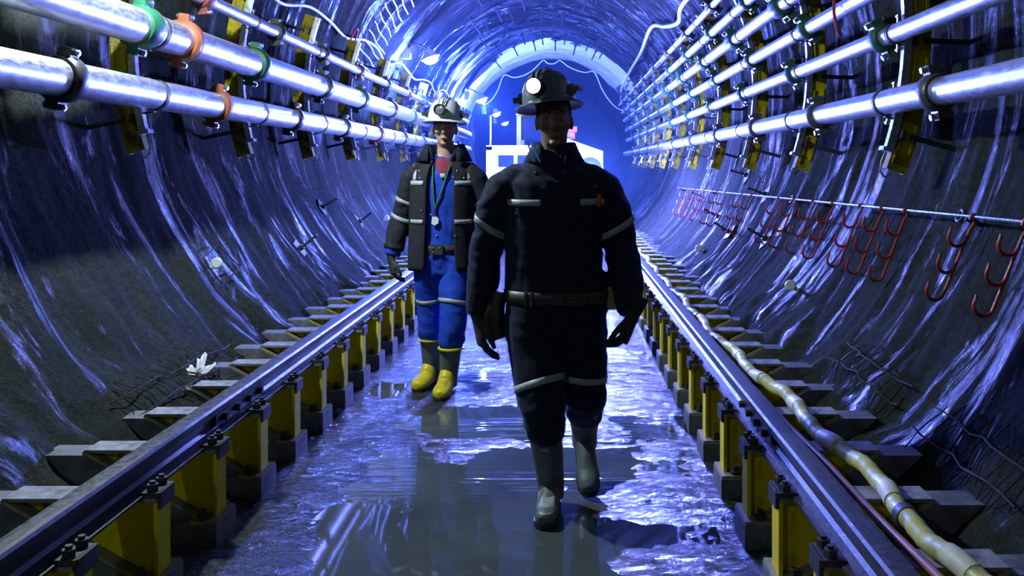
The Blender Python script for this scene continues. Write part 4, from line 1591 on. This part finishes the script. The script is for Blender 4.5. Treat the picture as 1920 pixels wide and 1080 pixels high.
    sp.shadow_soft_size = .02
    so = bpy.data.objects.new('cap_lamp_beam', sp)
    COL.objects.link(so)
    so.parent = body
    so.location = lp
    so.rotation_euler = (PI / 2 + .1, 0, PI - .25)


miner_front()


# ---------- second miner: open dark jacket over a blue coverall, white helmet, yellow boots
def miner_back():
    P0 = Vector((-0.777, 5.65, 0))
    HC = (.018, .0, 1.705)
    sh = {-1: (-.190, .02, 1.415), 1: (.205, .02, 1.41)}
    el = {-1: (-.272, .05, 1.13), 1: (.290, .05, 1.13)}
    wr = {-1: (-.318, .0, .905), 1: (.30, .0, .90)}
    hip = {-1: (-.088, .02, .86), 1: (.088, .0, .86)}
    kn = {-1: (-.092, .09, .50), 1: (.075, -.07, .49)}
    an = {-1: (-.095, .19, .10), 1: (.040, -.02, .10)}
    b = MB()
    HM = head_into(b, HC, .05, .02)
    b.loft([((0, .03, .82), .15, .10), ((0, .02, 1.0), .13, .09), ((0, .02, 1.2), .14, .10), ((0, .03, 1.38), .16, .095), ((.01, .035, 1.46), .12, .08), ((.012, .035, 1.54), .06, .062)])
    for s in (-1, 1):
        b.loft([(sh[s], .05, .05), (el[s], .04, .04), (wr[s], .028, .028)])
        b.loft([(hip[s], .08, .08), (kn[s], .055, .06), (Vector(an[s]) + Vector((0, 0, .05)), .035, .04)])
    body = put(fuse(b, 'person', .0055, 2), 'person', 'skin', None, P0)
    tag(body, 'miner in white helmet, open jacket over blue coverall and yellow boots', 'person', 'miners walking in the tunnel')
    eyes_hair(body, HM)
    # blue coverall
    c = MB()
    c.loft([((0, .02, .78), .155, .115, .9), ((0, .01, .88), .178, .125, .9), ((0, .01, 1.0), .168, .122, .9), ((0, .01, 1.15), .165, .125, .9), ((0, .015, 1.30), .172, .125, .9), ((0, .02, 1.40), .165, .112), ((.006, .03, 1.48), .11, .088), ((.01, .034, 1.515), .078, .074)])
    for s in (-1, 1):
        S, E_, W = Vector(sh[s]), Vector(el[s]), Vector(wr[s])
        c.loft([(S, .055, .06), (E_, .052, .054), (E_.lerp(W, .6), .047, .05), (W + (W - E_).normalized() * .015, .047, .047)])
        H, K_, A = Vector(hip[s]), Vector(kn[s]), Vector(an[s])
        lo = K_.lerp(A, .44)
        c.loft([(H + Vector((0, .0, .02)), .10, .115), (H + Vector((s * .004, 0, -.10)), .104, .115), (H.lerp(K_, .55), .096, .104), (H.lerp(K_, .9), .090, .096), (K_.lerp(A, .15), .088, .096), (K_.lerp(A, .36), .086, .092), (lo, .076, .082), (lo + Vector((0, 0, -.015)), .068, .074)])
    cme = fuse(c, 'coverall', .008, 3, folds(13, .006))
    put(cme, 'coverall', 'blue_cloth', body)
    cb = bvh_of(cme)
    for s in (-1, 1):
        H, K_ = Vector(hip[s]), Vector(kn[s])
        q = H.lerp(K_, .72)
        t = (K_ - H).normalized()
        t = (t + Vector((-s * .10, 0, 0))).normalized()
        band(cb, q, q + t, .026, .5, 'reflective_tape', 'tape', body, .004, reach=.125)
        K2, A = kn[s], an[s]
        lo = Vector(kn[s]).lerp(Vector(an[s]), .44)
    # maroon shirt in the open neck
    patch(cb, [(1.375, .012, .018), (1.41, -.008, .034), (1.45, -.028, .050), (1.488, -.046, .066), (1.512, -.050, .068)], 'shirt', 'maroon_cloth', body, .006, 8)
    patch(cb, [(1.385, .006, .028), (1.40, .000, .032), (1.415, -.002, .032)], 'shirt_print', 'tape', body, .008, 5)
    # belt
    band(cb, (0, .01, .935), (0, .01, 1.0), .048, .5, 'belt', 'leather', body, .006, 50, reach=.5)
    h = cb.ray_cast(Vector((-.02, -.9, .935)), Vector((0, 1, 0)))[0]
    MB().box(-.062, .020, h.y - .018, h.y - .008, .902, .966).build('belt_buckle', 'dark_steel', body, False)
    for x, z in ((-.045, .944), (0.0, .944), (-.04, .918)):
        MB().ball((x, h.y - .019, z), .006, None, 8, 6).build('buckle_stud', 'bolt_steel', body)
    # jacket: open shell and two sleeves
    J = [((0, .015, .795), .218, .150, .42), ((0, .015, .86), .216, .152, .42), ((0, .015, 1.00), .208, .150, .40), ((0, .015, 1.15), .206, .152, .38), ((0, .02, 1.28), .212, .152, .36), ((0, .022, 1.38), .216, .140, .36), ((.003, .028, 1.445), .185, .118, .36), ((.006, .032, 1.490), .130, .098, .36), ((.008, .034, 1.515), .105, .094, .40)]
    n = 44
    vs = []
    for (cc, a, bb_, g) in J:
        for k in range(n + 1):
            t = g + (2 * PI - 2 * g) * k / n
            wob = 1 + .02 * math.sin(5 * t + cc[2] * 23) + .012 * math.sin(11 * t - cc[2] * 31)
            e = .9
            sx, cy = math.sin(t), math.cos(t)
            vs.append(Vector(cc) + Vector((a * wob * math.copysign(abs(sx) ** e, sx), -bb_ * wob * math.copysign(abs(cy) ** e, cy), 0)))
    m = n + 1
    fs = [(r * m + k, r * m + k + 1, (r + 1) * m + k + 1, (r + 1) * m + k) for r in range(len(J) - 1) for k in range(n)]
    jm = MB().add(vs, fs)
    jk = jm.build('jacket', 'charcoal_cloth', body)
    md = jk.modifiers.new('sub', 'SUBSURF')
    md.levels = md.render_levels = 1
    md = jk.modifiers.new('thickness', 'SOLIDIFY')
    md.thickness = .010
    md.offset = 1
    sl = MB()
    for s in (-1, 1):
        S, E_, W = Vector(sh[s]), Vector(el[s]), Vector(wr[s])
        q = MB()
        q.loft([(S + Vector((-s * .10, 0, .045)), .040, .055), (S + Vector((-s * .045, 0, .024)), .060, .075), (S + Vector((s * .012, 0, -.03)), .072, .085), (S.lerp(E_, .5), .076, .085), (E_, .072, .078), (E_.lerp(W, .5), .066, .070), (E_.lerp(W, .93), .062, .064)])
        sme = fuse(q, 'sleeve', .008, 3, folds(21 + s, .007))
        sv = put(sme, 'sleeve', 'charcoal_cloth', jk)
        sb = bvh_of(sme)
        t = (E_ - S).normalized()
        t = (t + Vector((s * .12, 0, 0))).normalized()
        for f in (.62, 1.0):
            q0 = S.lerp(E_, f)
            band(sb, q0, q0 + t, .026, .5, 'sleeve_tape', 'tape', jk, .003, reach=.14)
        # blue cuff shows below the sleeve
        d = (W - E_).normalized()
        MB().loft([(E_.lerp(W, .85), .050, .052), (W + d * .012, .052, .052), (W + d * .020, .046, .046)]).build('cuff', 'blue_cloth', body)
        me = glove_mesh('glove', -s, W + d * .045, Vector((-s * .10, -.12, -1)), Vector((-s * .9, .4, 0)), .5, cuff=False, scale=1.0)
        put(me, 'glove', 'glove', body)
    dg = bpy.context.evaluated_depsgraph_get()
    jme = bpy.data.meshes.new_from_object(jk.evaluated_get(dg), depsgraph=dg)
    jb = bvh_of(jme)
    for z, h_ in ((1.355, .028), (1.110, .026)):
        patch(jb, rows_between(z - h_ / 2, z + h_ / 2, -.195, -.105, 3), 'jacket_tape', 'tape', jk, .004, 8)
        patch(jb, rows_between(z - h_ / 2, z + h_ / 2, .080, .200, 3), 'jacket_tape', 'tape', jk, .004, 8)
    patch(jb, rows_between(1.37, 1.475, -.178, -.156, 7), 'jacket_tape', 'tape', jk, .004, 3)
    patch(jb, rows_between(1.37, 1.475, .172, .196, 7), 'jacket_tape', 'tape', jk, .004, 3)
    for x, z in ((-.135, 1.43), (-.128, 1.385), (.105, 1.43), (.085, 1.388), (.150, 1.385), (-.115, 1.18), (.10, 1.02)):
        hh = jb.ray_cast(Vector((x, -.9, z)), Vector((0, 1, 0)))
        if hh[0]:
            MB().ball(hh[0] + Vector((0, -.002, 0)), (.007, .004, .007), None, 10, 6).build('snap_button', 'bolt_steel', jk)
    for x, z in ((-.06, 1.455), (.052, 1.385), (-.02, 1.02), (-.078, 1.39)):
        hh = cb.ray_cast(Vector((x, -.9, z)), Vector((0, 1, 0)))
        if hh[0]:
            MB().ball(hh[0] + Vector((0, -.002, 0)), (.007, .004, .007), None, 10, 6).build('snap_button', 'bolt_steel', body)
    bpy.data.meshes.remove(jme)
    # standing spread collar
    collar_loft('jacket_collar', 'collar_cloth', jk, [((.008, .034, 1.500), .125, .110, .42), ((.010, .040, 1.545), .120, .105, .55), ((.010, .044, 1.590), .122, .104, .70), ((.010, .050, 1.605), .128, .106, .80), ((.010, .040, 1.56), .150, .122, .66), ((.010, .026, 1.495), .185, .140, .52)], .4, thick=.010)
    # coverall collar points
    collar_loft('inner_collar', 'blue_cloth', body, [((.012, .030, 1.490), .088, .086, .50), ((.012, .036, 1.535), .076, .080, .55), ((.012, .036, 1.538), .084, .088, .55), ((.012, .024, 1.470), .108, .112, .52)], .3)
    # lanyard with badge
    pts = []
    for sx in (-1, 1):
        L = []
        for t in np.linspace(0, 1, 9):
            x = .012 + sx * .066 * (1 - t) ** .8 - .040 * t
            z = 1.535 - .335 * t
            hh = cb.ray_cast(Vector((x, -.9, min(z, 1.50))), Vector((0, 1, 0)))
            y = (hh[0].y if hh[0] else -.09) - .012
            L.append((x, y, z))
        MB().tube(L, .0055, 6).build('lanyard', 'strap_green', body)
    hy = cb.ray_cast(Vector((-.03, -.9, 1.15)), Vector((0, 1, 0)))[0].y - .016
    MB().tube([(-.028, hy, 1.20), (-.030, hy - .002, 1.17), (-.030, hy - .002, 1.145)], .007, 8).build('lanyard_clip', 'bolt_steel', body)
    MB().prism([(-.052, 1.098), (-.030, 1.088), (-.008, 1.100), (-.006, 1.130), (-.022, 1.146), (-.046, 1.142)], hy - .006, hy).build('badge', 'paper_white', body, False)
    MB().ball((-.055, hy, 1.155), .008, None, 8, 6).build('key_ring', 'bolt_steel', body)
    # boots
    for s in (-1, 1):
        K_, A = Vector(kn[s]), Vector(an[s])
        top = K_.lerp(A, .36)
        if s < 0:
            heel, toe = Vector((-.080, .235, 0.004)), Vector((-.170, -.005, 0.0))
            ank = Vector((-.094, .195, .105))
        else:
            heel, toe = Vector((.046, .040, 0.0)), Vector((.010, -.225, 0))
            ank = Vector((.040, .0, .105))
        me, f, up, R_ = boot_mesh('boot', top, ank, heel, toe, .074, .058)
        bo = put(me, 'boot', 'boot_grey', body)
        sole(bo, heel, toe, f, up, R_, 'rubber_black')
        # yellow foot part: the front of the boot below the ankle
        ym = MB()
        L = (toe - heel).length
        rings = [(ank + Vector((0, 0, .050)) + f * .036, .040, .040), (heel + up * .105 + f * L * .36, .051, .062), (heel + up * .064 + f * L * .46, .053, .058), (heel + up * .052 + f * L * .66, .057, .048), (heel + up * .045 + f * L * .86, .054, .042), (heel + up * .040 + f * L * .98, .042, .035), (heel + up * .038 + f * L * 1.03, .020, .022)]
        ym.loft(rings, right=R_)
        put(fuse(ym, 'boot_vamp', .006, 3), 'boot_vamp', 'boot_yellow', bo)
        d = (A - K_).normalized()
        MB().tube([top + Vector((.079 * math.cos(a), .084 * math.sin(a), -.035 if s < 0 else -.05)) for a in np.linspace(0, 2 * PI, 25)[:-1]], .008, 6, closed=True).build('boot_rim', 'boot_yellow', bo)
    helmet(body, (.020, -.010, 1.752), -.04, 'helmet_white', 'helmet_white', False, roll=.03, yaw=-.12)


miner_back()


# ------------------------------------------------------------------ haze in the far tunnel
mh = bpy.data.materials.new('tunnel_haze')
mh.use_nodes = True
ntl = mh.node_tree
ntl.nodes.remove(ntl.nodes['Principled BSDF'])
vs_ = ntl.nodes.new('ShaderNodeVolumeScatter')
vs_.inputs['Color'].default_value = (0.25, 0.5, 1, 1)
vs_.inputs['Density'].default_value = 0.005
vs_.inputs['Anisotropy'].default_value = 0.25
ntl.links.new(vs_.outputs[0], ntl.nodes['Material Output'].inputs['Volume'])
MATS['tunnel_haze'] = mh
hz_ = MB().box(CX - 2.2, CX + 2.2, 10.5, 45.0, 0.08, ZC + 2.3).build('haze', 'tunnel_haze', None, False)
tag(hz_, 'thin bluish haze filling the far end of the tunnel', 'haze', kind='stuff')
